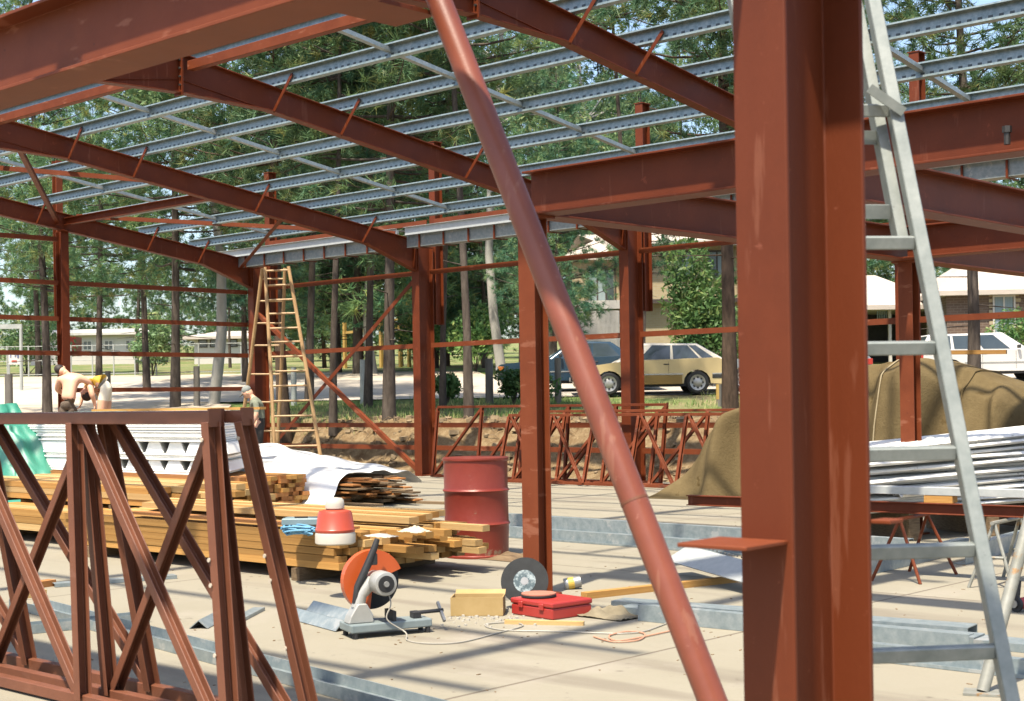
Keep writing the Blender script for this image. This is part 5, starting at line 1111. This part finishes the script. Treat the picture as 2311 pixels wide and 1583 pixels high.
# ================================================================= GALVANISED SECTIONS ON THE FLOOR
def section(label, p, q, sec, mm='galv2', up=(0, 0, 1), lift=.0, name='steel_section', sag=None):
    p = Vector(p); q = Vector(q); lo = min(s[1] for s in sec); L = Vector((0, 0, -lo + lift + .002)); t = thing(name, label, 'steel section', tuple((p + q) / 2)); mb = MB(); mb.ext(sec, p + L, q + L, up); mb.build('profile', M[mm], t); return t
flatC = [(-.09, 0), (.09, 0), (.09, .055), (.083, .055), (.083, .006), (-.083, .006), (-.083, .055), (-.09, .055)]
flatD = [(x, .055 - y) for x, y in reversed(flatC)]
def ln(a, b, ext0=0, ext1=0): a = gz(*a); b = gz(*b); d = (b - a); return a - d * ext0, b + d * ext1
section('long dark galvanised channel running along the floor behind the near trusses', *ln((60, 1372), (900, 1600), .02, .3), [(x * 1.0, y * 1.1) for x, y in flatC])
section('galvanised section parallel behind the long floor channel at left', *ln((100, 1425), (330, 1402), .15, 0), [(x * .8, y) for x, y in flatC])
section('flat galvanised strip on the slab beneath the left timber stack', *ln((120, 1325), (395, 1305)), [(x * .7, y * .5) for x, y in flatD])
section('galvanised purlin lying behind the red drum, rearmost on the floor', *ln((1148, 1192), (1700, 1232), .02, .5), Zsec(.08, .15))
section('galvanised purlin on the floor running behind the slim post to foreground post', *ln((1150, 1212), (1700, 1254), .0, .35), Zsec(.08, .10))
section('galvanised channel on the floor right of sacking, uppermost', *ln((1395, 1372), (1700, 1396), 0, 1.4), flatD)
section('galvanised channel on the floor right of sacking, nearest', *ln((1440, 1402), (1700, 1428), 0, 1.6), Csec(.07, .10))
section('galvanised channel on the floor right of sacking, between two others', *ln((1410, 1386), (1700, 1412), 0, 1.5), [(x, y + .05) for x, y in flatD])
pp = section('pale punched galvanised plate tilted over the floor channels', gz(1528, 1296) + Vector((0, 0, .16)), gz(1720, 1345) + Vector((0, 0, .13)), [(-.11, 0), (.11, 0), (.11, .008), (-.11, .008)], 'galvP', Vector((.25, -.6, .75)))
a, b_ = gz(1528, 1290) + Vector((0, 0, .17)), gz(1720, 1337) + Vector((0, 0, .14))
for k in range(22): q = a.lerp(b_, k / 21); mb = MB(); mb.lathe(q + Vector((.0, .085, .052)), [(0, 0), (.007, 0), (.007, .003), (0, .003)], 8, Vector((.25, -.6, .75)).normalized()); mb.build('slot', M['black'], pp)
for (lb, A_, B_) in (('folded galvanised angle offcut just left of the saw', (655, 1392), (775, 1425)), ('second galvanised angle offcut touching the saw base', (708, 1378), (800, 1402))):
    section(lb, *ln(A_, B_), [(-.055, 0), (0, .062), (.055, 0), (.05, -.003), (0, .054), (-.05, -.003)])
section('bent dark steel offcut on the slab between trusses and saw', *ln((448, 1420), (490, 1398)), [(-.06, 0), (0, .05), (.06, 0), (.055, -.003), (0, .044), (-.055, -.003)])
section('narrow grey steel flat lying on slab beside bent offcut', *ln((520, 1412), (585, 1378)), [(-.04, 0), (.04, 0), (.04, .02), (-.04, .02)])
# right hand side
section('wide galvanised sheet channel on the floor right of foreground post', *ln((1960, 1432), (2360, 1472), .6, .2), [(x * 1.1, y * .8) for x, y in flatD])
section('galvanised purlin on the floor in front of the wide channel at right', *ln((1960, 1487), (2330, 1530), .4, .0), Zsec(.06, .08))
section('galvanised purlin angled across the floor beneath the trestles', *ln((1975, 1296), (2170, 1250), .2, .1), Csec(.08, .12))
section('galvanised channel angled across the floor at right edge', *ln((2180, 1275), (2400, 1212), .0, .3), Csec(.1, .14))
M['galvrust'] = mat('galvanised_rusty', (.22, .22, .18), (.36, .36, .32), .55, .2, 9, spot=((.34, .19, .07), 7, .58))
# ================================================================= TRESTLES AND WHAT LIES ON THEM
bl_ = at(1553, 1129, 12.3); br_ = at(2420, 1147, 10.35); br_.z = bl_.z
ZT = bl_.z
rbm = thing('steel_beam', 'long red steel beam laid across trestles at the right', 'beam', tuple((bl_ + br_) / 2)); mb = MB(); mb.ext(Hsec(.07, .085, .008, .006), bl_, br_); mb.build('beam', M['red'], rbm, bevel=.002)
dB = (br_ - bl_); dBn = dB.normalized(); perp = Vector((-dBn.y, dBn.x, 0))
def trestle(lb, t, mm, spread=.2, h=None, ht=.30):
    c = bl_ + dB * t; h = h or ZT - .046; tr_ = thing('trestle', lb, 'trestle', (c.x, c.y, 0), 'steel trestles under the red beam')
    mb = MB(); mb.tube([c + perp * ht + Vector((0, 0, h - c.z - .02)), c - perp * ht + Vector((0, 0, h - c.z - .02))], .015, 8); mb.build('top_bar', M[mm], tr_)
    for s in (-1, 1):
        top = c + perp * ht * .85 * s; top.z = h - .02
        for u in (-1, 1): f = c + perp * (ht * 1.15) * s + dBn * spread * u; f.z = .0; mb = MB(); mb.tube([f, top], .0125, 8); mb.build('leg', M[mm], tr_)
        f0 = c + perp * ht * 1.05 * s; mb = MB(); mb.tube([f0 - dBn * spread * .55 + Vector((0, 0, .22 - f0.z)), f0 + dBn * spread * .55 + Vector((0, 0, .22 - f0.z))], .012, 6); mb.build('brace', M[mm], tr_)
    return tr_
tt = lambda x: next(t for t in [k / 400 for k in range(401)] if (lambda p: CX + FPX * (p - O).dot(CR) / (p - O).dot(CF))(bl_ + dB * t) >= x)
trestle('red tube trestle under the beam right of foreground post', tt(2060), 'redF', .19)
trestle('rusty grey tube trestle under the beam, further right', tt(2270), 'galvrust', .16)
trestle('red tube trestle under the beam, mostly behind foreground post', tt(1880), 'redF', .2)
gb0 = bl_ + dB * tt(1700) + perp * .04; gb1 = br_ + perp * .04
gbm = thing('galvanised_beam', 'pale galvanised channel resting on packers above the red beam', 'beam', tuple((gb0 + gb1) / 2)); zz = ZT + .043 + .055
mb = MB(); mb.ext([(-.05, -.03), (.05, -.03), (.05, .03), (-.05, .03)], Vector((gb0.x, gb0.y, zz + .031)), Vector((gb1.x, gb1.y, zz + .031))); mb.build('channel', M['galvP'], gbm, bevel=.003)
for x in (2118, 1760):
    c = bl_ + dB * tt(x) + perp * .04; b2 = thing('timber_packer', 'timber packing block between red beam and pale channel, ' + ('beside the ladder' if x > 2000 else 'behind foreground post'), 'block', (c.x, c.y, ZT + .043)); plank(b2, Vector((c.x, c.y, ZT + .044 + .026)), (.22, .1, .052), math.atan2(dBn.y, dBn.x), 0, 'pine_t', 0, 'block')
# pack of pale corrugated sheets on bearers behind the trestles
M['corr'] = mat('pale_corrugated', (.80, .79, .75), (1.0, .98, .92), .5, .1, 5, spot=((.22, .22, .20), 7, .62))
sd_ = (Vector((0, 1, 0)) * .55 + _r * .75).normalized(); sw_ = Vector((-sd_.y, sd_.x, 0)); c0 = pxd(2165, 14.6); cp = thing('sheet_pack', 'untidy pack of pale corrugated roofing sheets on bearers, behind the trestles', 'roofing sheets', (c0.x, c0.y, 0)); rnd = random.Random(31)
def corr(cen, L, W_, yaw, tilt, parent, amp=.022, pitch=.11):
    Rz = Matrix.Rotation(yaw, 3, 'Z') @ Matrix((sd_, sw_, Vector((0, 0, 1)))).transposed() @ Matrix.Rotation(tilt, 3, 'Y'); n = int(W_ / pitch * 6); rows = []
    for a in (-L / 2, -L / 6, L / 6, L / 2): rows.append([cen + Rz @ Vector((a, -W_ / 2 + W_ * k / n, amp * math.sin(2 * math.pi * (W_ * k / n) / pitch) + .012 * N(a * 2, k * .2, cen.z * 9))) for k in range(n + 1)])
    mb = MB(); mb.grid(rows); o = mb.build('corrugated_sheet', M['corr'], parent); s = o.modifiers.new('Solid', 'SOLIDIFY'); s.thickness = .006; return o
z = .32
for k in range(13):
    corr(Vector((c0.x, c0.y, z)) + sd_ * rnd.uniform(-.25, .25) + sw_ * rnd.uniform(-.08, .08), 2.9 + rnd.uniform(-.2, .2), .92, R(rnd.uniform(-5, 5)), R(rnd.uniform(-1.2, .4) - .2 * k), cp); z += .05
for s in (-.9, 0, .9): plank(cp, Vector((c0.x, c0.y, .14)) + sd_ * s, (.12, 1.0, .27), math.atan2(sd_.y, sd_.x), 0, 'grey_t', 0, 'bearer')
# ================================================================= LADDERS
def xcol(p0, p1, y):                                        # point on the stile whose picture row is y
    lo, hi = 0.0, 1.0
    for _ in range(40):
        m_ = (lo + hi) / 2; p = p0.lerp(p1, m_); yy = CY - FPX * (p - O).dot(CU) / (p - O).dot(CF)
        if yy < y: lo = m_
        else: hi = m_
    return p0.lerp(p1, lo)
ld = thing('extension_ladder', 'aluminium extension ladder leaning just behind the broad foreground post', 'ladder', tuple(at(2280, 1583, 4.35)))
tR = at(1972, 15, 4.9); bR = at(2281, 1583, 4.3); k = bR.z / (tR.z - bR.z); ft = bR + (bR - tR) * k; top = tR + (tR - bR) * .06
off = -_r * .46 - _fh * .05; upv = Vector((_fh.x, _fh.y, .2)).normalized()
for s, nm in ((Vector((0, 0, 0)), 'stile'), (off, 'stile')):
    mb = MB(); mb.ext([(-.021, -.027), (.021, -.027), (.021, -.021), (-.016, -.021), (-.016, .021), (.021, .021), (.021, .027), (-.021, .027)] if s.length == 0 else [(-.028, -.035), (.028, -.035), (.028, .035), (-.028, .035)], ft + s, top + s, upv); mb.build(nm, M['alu'], ld, bevel=.003)
for y in (250, 548, 785, 1022, 1240, 1470):
    p = xcol(top, ft, y); mb = MB(); mb.bar(p - _r * .02, p + off + _r * .03, .042, .03, upv); mb.build('rung', M['alu'], ld, bevel=.004)
fo = _fh * .085 - _r * .055; e0 = xcol(top, ft, 548) + fo
for s in (Vector((0, 0, 0)), off + _r * .09): mb = MB(); mb.ext(Csec(.035, .075, .005), e0 + s, top + fo + s + (top - ft).normalized() * .25, upv); mb.build('fly_stile', M['alu'], ld, bevel=.002)
for y in (120, 300, 470): p = xcol(top, ft, y) + fo; mb = MB(); mb.bar(p, p + off + _r * .09, .045, .03, upv); mb.build('fly_rung', M['alu'], ld)
p = xcol(top, ft, 240); mb = MB(); mb.bar(p - _r * .09 + Vector((0, 0, .05)) - _fh * .05, p + _r * .02 - Vector((0, 0, .03)) - _fh * .05, .03, .012, upv); mb.build('guide_bracket', M['alu'], ld)
pr0 = gz(2218, 1566); nrm_ = (pr0 - O).cross(ray(2322, 1180)); pr1 = Vector((0, 7.70, 2.67)); pr1.x = -(nrm_.y * pr1.y + nrm_.z * (pr1.z - EYE)) / nrm_.x; pr = thing('steel_prop', 'rust-stained galvanised prop with foot plate at lower right', 'prop', tuple(pr0)); M['galvrust'] = mat('galvanised_rusty', (.22, .22, .18), (.36, .36, .32), .55, .2, 9, spot=((.34, .19, .07), 7, .58))
mb = MB(); mb.tube([pr0 + Vector((0, 0, .01)), pr1], .029, 16); mb.build('tube', M['galvrust'], pr, smooth=True); mb = MB(); mb.box(pr0 + Vector((0, 0, .006)), (.17, .14, .01), Matrix.Rotation(.4, 3, 'Z')); mb.build('foot_plate', M['galvrust'], pr)
g0 = gz(2296, 1382); gr = thing('angle_grinder', 'red and black angle grinder lying at the right edge beside prop', 'grinder', tuple(g0)); axg = (_r * .8 + _fh * .5).normalized()
mb = MB(); mb.tube([g0 + Vector((0, 0, .05)), g0 + axg * .12 + Vector((0, 0, .055)), g0 + axg * .30 + Vector((0, 0, .055))], [.036, .038, .032], 16); mb.build('body', M['boxred'], gr, smooth=True)
mb = MB(); mb.lathe(g0 + Vector((0, 0, .05)) - axg * .02, [(.0, 0), (.048, 0), (.048, .02), (.0, .02)], 24, axg); mb.build('gear_head', M['black'], gr); mb = MB(); mb.lathe(g0 + Vector((0, 0, .055)) - axg * .035, [(.0, 0), (.026, 0), (.02, .014), (0, .014)], 20, axg); mb.build('spindle_nut', M['bolt'], gr); mb = MB(); mb.tube([g0 + Vector((0, 0, .07)), g0 + Vector((.01, .01, .20))], .015, 10); mb.build('side_handle', M['black'], gr)
# bamboo coloured A-frame trestle ladder by the corner column
M['bamboo'] = mat('varnished_pole', (.38, .22, .09), (.58, .38, .18), .6, 0, 6, .2, 20, stretch=(2, 2, .4))
af = thing('trestle_ladder', 'tan wooden A-frame trestle ladder standing by the corner wall column', 'ladder', tuple(at(640, 1040, 28.6)))
D0 = 28.3; FL = (at(598, 604, D0), at(621, 1062, D0 - .55)); FR = (at(651, 602, D0), at(728, 1060, D0 - .55)); BL = (at(592, 606, D0 + .1), at(540, 1000, D0 + .75)); BR = (at(643, 606, D0 + .1), at(626, 1010, D0 + .75))
for nm, (t0, t1) in (('front_stile', FL), ('front_stile', FR), ('rear_stile', BL), ('rear_stile', BR)):
    e = t1 + (t1 - t0) * (t1.z / (t0.z - t1.z)); mb = MB(); mb.tube([t0, t0.lerp(e, .5) + Vector((.01, .01, 0)), e], [.034, .036, .038], 8); mb.build(nm, M['bamboo'], af, smooth=True)
for y in (612, 645, 678, 709, 742, 773, 806, 839, 872, 906, 940, 974, 1008):
    if y < 640 or True:
        a = xcol(FL[0], FL[1], y); b_ = xcol(FR[0], FR[1], y - 2); mb = MB(); mb.tube([a, b_], .022, 6); mb.build('rung', M['bamboo'], af)
for y in (630, 680, 730, 780, 845, 908, 973):
    a = xcol(BL[0], BL[1], y); b_ = xcol(BR[0], BR[1], y); mb = MB(); mb.tube([a, b_], .02, 6); mb.build('rear_rung', M['bamboo'], af)

# slab debris: chips, offcuts and sawdust nobody could count
rnd = random.Random(99); mb = MB()
for k in range(300):
    x, y = rnd.uniform(200, 2311), rnd.choice((rnd.uniform(1240, 1583), rnd.uniform(1120, 1300), rnd.gauss(1420, 25))); p = gz(x, y); s = rnd.uniform(.004, .011)
    mb.box(p + Vector((0, 0, s * .2)), (s * rnd.uniform(1, 3.5), s, s * .4), Matrix.Rotation(rnd.uniform(0, 3.1), 3, 'Z'))
o = mb.build('slab_debris', M['grey_t']); o['kind'] = 'stuff'; o['label'] = 'small chips and offcuts scattered over the slab'; o['category'] = 'debris'
# ================================================================= PEOPLE
M['skin'] = mat('sunlit_skin', (.85, .47, .30), (.98, .57, .38), .55, 0, 6); M['hair'] = mat('dark_hair', (.02, .015, .012), (.05, .035, .028), .7, 0, 30)
M['khaki'] = mat('brown_shorts', (.12, .085, .06), (.19, .14, .10), .9, 0, 9, .3, 30); M['yellow'] = mat('yellow_shirt', (.95, .55, .05), (1.05, .66, .08), .85, 0, 4, .3, 20); M['wshort'] = mat('cream_shorts', (1.0, .92, .72), (1.15, 1.08, .88), .85, 0, 4, .3, 20)
M['gshirt'] = mat('grey_green_shirt', (.20, .22, .16), (.28, .30, .22), .9, 0, 6, .3, 20); M['dshort'] = mat('dark_shorts', (.03, .028, .025), (.06, .055, .05), .9); M['cap'] = mat('grey_cap', (.22, .24, .22), (.3, .32, .30), .85); M['boot'] = mat('work_boot', (.06, .04, .025), (.1, .07, .045), .7)
def person(label, J, E_, mats, headj, facing, hair, hairm, loc):
    """J: joint -> (point, radius); E_: (a, b, material index). One skinned body."""
    t = thing('person', label, 'person', loc); names = list(J); idx = {n: i for i, n in enumerate(names)}; org = Vector(loc)
    me = bpy.data.meshes.new('body'); me.from_pydata([tuple(J[n][0] - org) for n in names], [(idx[a], idx[b]) for a, b, _ in E_], []); o = bpy.data.objects.new('body', me); C.objects.link(o)
    md = o.modifiers.new('Skin', 'SKIN'); md.use_smooth_shade = True; md.branch_smoothing = .4
    for n in names: sv = me.skin_vertices[0].data[idx[n]]; rr = J[n][1]; sv.radius = rr if isinstance(rr, tuple) else (rr, rr); sv.use_root = (n == 'pelvis')
    o.modifiers.new('Sub', 'SUBSURF').levels = 2
    dg = bpy.context.evaluated_depsgraph_get(); em = bpy.data.meshes.new_from_object(o.evaluated_get(dg)); o.modifiers.clear(); o.data = em; em.name = 'body'
    for mm in mats: em.materials.append(M[mm])
    seg = [(J[a][0] - org, J[b][0] - org, m_) for a, b, m_ in E_]
    for p in em.polygons:
        c = p.center; best = None
        for a, b, m_ in seg:
            ab = b - a; u = max(0, min(1, (c - a).dot(ab) / max(1e-9, ab.dot(ab)))); dd = (c - a - ab * u).length
            if best is None or dd < best[0]: best = (dd, m_)
        p.material_index = best[1]; p.use_smooth = True
    o.parent = t
    h, r = J[headj][0], .10; f = facing.normalized(); up = (J[headj][0] - J['neck'][0]).normalized(); side = f.cross(up).normalized(); f = up.cross(side)
    Rh = Matrix((side, f, up)).transposed()
    def ell(nm, c, rad, m_, parent=None, cut=None):
        bm = bmesh.new(); bmesh.ops.create_uvsphere(bm, u_segments=16, v_segments=10, radius=1); q = bpy.data.meshes.new(nm)
        for v in bm.verts: v.co = Rh @ Vector((v.co.x * rad[0], v.co.y * rad[1], v.co.z * rad[2])) + c - org
        bm.to_mesh(q); bm.free(); q.materials.append(M[m_]); [setattr(p, 'use_smooth', True) for p in q.polygons]; k = bpy.data.objects.new(nm, q); C.objects.link(k); k.parent = t; return k
    hd = ell('head', h + up * .03, (.078, .096, .118), 'skin')
    ell('nose', h + f * .10 + up * .01, (.012, .018, .022), 'skin'); ell('mouth', h + f * .088 - up * .035, (.022, .008, .006), 'redlens')
    for s in (-1, 1): ell('eye', h + f * .085 + side * .032 * s + up * .035, (.011, .008, .007), 'black'); ell('ear', h + side * .08 * s + up * .02, (.012, .022, .032), 'skin')
    ell(hair, h + up * (.075 if hair == 'cap' else .06) - f * .022, (.086, .096, .088 if hair == 'cap' else .098), hairm)
    if hair == 'cap': ell('cap_brim', h + up * .085 + f * .10, (.07, .07, .012), hairm)
    return t
def hand(J, E_, base, wrist, dirn, curl, m_):
    """palm and five fingers as short chains rooted in the palm"""
    d = dirn.normalized(); s = d.cross(curl).normalized(); c = curl.normalized(); pm = J[wrist][0] + d * .055; J[base + 'palm'] = (pm, (.036, .020)); E_.append((wrist, base + 'palm', m_))
    for k, (o_, L) in enumerate(((-.027, .072), (-.009, .082), (.009, .078), (.027, .062))):
        a = pm + d * .045 + s * o_; b_ = a + d * L * .5 + c * .015; e = b_ + d * L * .3 + c * L * .45; n0, n1, n2 = (base + f'f{k}{q}' for q in range(3))
        J[n0] = (a, .010); J[n1] = (b_, .009); J[n2] = (e, .008); E_ += [(base + 'palm', n0, m_), (n0, n1, m_), (n1, n2, m_)]
    a = pm + s * .04 - d * .01 + c * .01; e = a + s * .018 + d * .045 + c * .02; J[base + 't0'] = (a, .011); J[base + 't1'] = (e, .009); E_ += [(base + 'palm', base + 't0', m_), (base + 't0', base + 't1', m_)]
ZP = .56
# worker 1: bare back to the camera, bending to the right
d = 26.1; A_ = lambda x, y, k=0: at(x, y, d + k); J = {}; E_ = []
J['pelvis'] = (A_(153, 912), (.17, .12)); J['waist'] = (A_(155, 892, .03), (.155, .11)); J['chest'] = (A_(160, 868, .10), (.175, .12)); J['upper'] = (A_(161, 852, .17), (.165, .10)); J['neck'] = (A_(152, 844, .25), .062); J['head'] = (A_(141, 838, .30), .075)
J['lsh'] = (A_(136, 856, .15), .075); J['lel'] = (A_(129, 880, .30), .055); J['lwr'] = (A_(150, 893, .50), .038); J['rsh'] = (A_(185, 853, .15), .075); J['rel'] = (A_(203, 866, .25), .052); J['rwr'] = (A_(211, 881, .40), .036)
gp = A_(153, 912); kn = lambda x, k, z: Vector((A_(x, 912, k).x, A_(x, 912, k).y, z))
for s, x in (('l', 144), ('r', 164)): J[s + 'hip'] = (kn(x, .03, gp.z - .08), (.115, .12)); J[s + 'knee'] = (kn(x - 2, .22, ZP + .42), .075); J[s + 'ank'] = (kn(x, .0, ZP + .09), .05); J[s + 'toe'] = (kn(x, .20, ZP + .04), .045)
E_ += [('pelvis', 'waist', 0), ('waist', 'chest', 0), ('chest', 'upper', 0), ('upper', 'neck', 0), ('neck', 'head', 0), ('upper', 'lsh', 0), ('lsh', 'lel', 0), ('lel', 'lwr', 0), ('upper', 'rsh', 0), ('rsh', 'rel', 0), ('rel', 'rwr', 0)]
for s in 'lr': E_ += [('pelvis', s + 'hip', 1), (s + 'hip', s + 'knee', 1), (s + 'knee', s + 'ank', 0), (s + 'ank', s + 'toe', 2)]
J['hem'] = (A_(154, 903, .01), (.165, .115)); E_.remove(('pelvis', 'waist', 0)); E_ += [('pelvis', 'hem', 1), ('hem', 'waist', 0)]
hand(J, E_, 'R', 'rwr', _r * .6 - Vector((0, 0, .6)) + _fh * .3, _fh, 0); hand(J, E_, 'L', 'lwr', _r + _fh * .4, -Vector((0, 0, 1)), 0)
person('shirtless person in brown shorts bending with back to camera by end wall', J, E_, ('skin', 'khaki', 'boot'), 'head', _fh * .7 + _r * .5 - Vector((0, 0, .4)), 'hair', 'hair', (gp.x, gp.y, ZP))
# worker 2: bent double, yellow shirt, cream shorts
d = 26.5; J = {}; E_ = []; A_ = lambda x, y, k=0: at(x, y, d + k)
J['pelvis'] = (A_(238, 872), (.17, .15)); J['waist'] = (A_(226, 861, -.02), (.15, .13)); J['chest'] = (A_(210, 861, -.02), (.17, .12)); J['upper'] = (A_(201, 867, -.02), (.15, .10)); J['neck'] = (A_(197, 876, -.03), .06); J['head'] = (A_(195, 886, -.04), .075)
J['lsh'] = (A_(203, 870, -.17), .07); J['lel'] = (A_(208, 893, -.22), .05); J['lwr'] = (A_(213, 908, -.15), .036); J['rsh'] = (A_(200, 868, .17), .07); J['rel'] = (A_(190, 888, .2), .05); J['rwr'] = (A_(184, 903, .15), .036)
gp = A_(238, 872); kn = lambda x, k, z: Vector((A_(x, 872, k).x, A_(x, 872, k).y, z))
for s, k in (('l', -.10), ('r', .12)): J[s + 'hip'] = (kn(240, k, gp.z - .06), (.12, .12)); J[s + 'thigh'] = (kn(235 + k * 40, k, gp.z - .26), .105); J[s + 'knee'] = (kn(230 + k * 60, k, ZP + .45), .072); J[s + 'ank'] = (kn(240, k, ZP + .09), .05); J[s + 'toe'] = (kn(223, k, ZP + .04), .045)
E_ += [('pelvis', 'waist', 1), ('waist', 'chest', 1), ('chest', 'upper', 1), ('upper', 'neck', 0), ('neck', 'head', 0), ('upper', 'lsh', 1), ('lsh', 'lel', 0), ('lel', 'lwr', 0), ('upper', 'rsh', 1), ('rsh', 'rel', 0), ('rel', 'rwr', 0)]
for s in 'lr': E_ += [('pelvis', s + 'hip', 2), (s + 'hip', s + 'thigh', 2), (s + 'thigh', s + 'knee', 0), (s + 'knee', s + 'ank', 0), (s + 'ank', s + 'toe', 3)]
J['hem'] = (A_(231, 865), (.16, .14)); E_.remove(('pelvis', 'waist', 1)); E_ += [('pelvis', 'hem', 2), ('hem', 'waist', 1)]
hand(J, E_, 'R', 'rwr', -Vector((0, 0, 1)) - _r * .2, -_r, 0); hand(J, E_, 'L', 'lwr', -Vector((0, 0, 1)) + _r * .1, -_r, 0)
person('person in yellow shirt and cream shorts bent double beside the end wall', J, E_, ('skin', 'yellow', 'wshort', 'boot'), 'head', -_r * .6 - Vector((0, 0, .7)), 'hair', 'hair', (gp.x, gp.y, ZP))
# worker 3: stooping by the trestle ladder, cap, grey-green shirt
d = 27.6; J = {}; E_ = []; A_ = lambda x, y, k=0: at(x, y, d + k); ZP = 0
J['pelvis'] = (A_(583, 962), (.14, .16)); J['waist'] = (A_(584, 942), (.125, .15)); J['chest'] = (A_(581, 920), (.14, .17)); J['upper'] = (A_(576, 905), (.12, .15)); J['neck'] = (A_(569, 896), .06); J['head'] = (A_(561, 889), .075)
J['lsh'] = (A_(577, 906, -.19), .07); J['lel'] = (A_(580, 932, -.24), .052); J['lwr'] = (A_(571, 956, -.26), .036); J['rsh'] = (A_(576, 906, .19), .07); J['rel'] = (A_(570, 930, .25), .05); J['rwr'] = (A_(556, 948, .22), .036)
gp = A_(583, 962); kn = lambda x, k, z: Vector((A_(x, 962, k).x, A_(x, 962, k).y, z))
for s, k in (('l', -.10), ('r', .11)): J[s + 'hip'] = (kn(583, k, gp.z - .08), (.11, .12)); J[s + 'thigh'] = (kn(581, k, .58), .10); J[s + 'knee'] = (kn(579 - k * 30, k, .46), .066); J[s + 'calf'] = (kn(582 - k * 30, k, .30), .062); J[s + 'ank'] = (kn(582 - k * 30, k, .09), .045); J[s + 'toe'] = (kn(566 - k * 30, k, .04), .042)
E_ += [('pelvis', 'waist', 2), ('waist', 'chest', 1), ('chest', 'upper', 1), ('upper', 'neck', 0), ('neck', 'head', 0), ('upper', 'lsh', 1), ('lsh', 'lel', 1), ('lel', 'lwr', 0), ('upper', 'rsh', 1), ('rsh', 'rel', 1), ('rel', 'rwr', 0)]
for s in 'lr': E_ += [('pelvis', s + 'hip', 2), (s + 'hip', s + 'thigh', 2), (s + 'thigh', s + 'knee', 0), (s + 'knee', s + 'calf', 0), (s + 'calf', s + 'ank', 0), (s + 'ank', s + 'toe', 3)]
hand(J, E_, 'R', 'rwr', -_r - Vector((0, 0, .4)), -Vector((0, 0, 1)), 0); hand(J, E_, 'L', 'lwr', -_r * .5 - Vector((0, 0, 1)), -_r, 0)
person('person in grey cap, drab shirt and dark shorts stooping behind the trestle ladder', J, E_, ('skin', 'gshirt', 'dshort', 'boot'), 'head', -_r - Vector((0, 0, .45)), 'cap', 'cap', (gp.x, gp.y, 0))
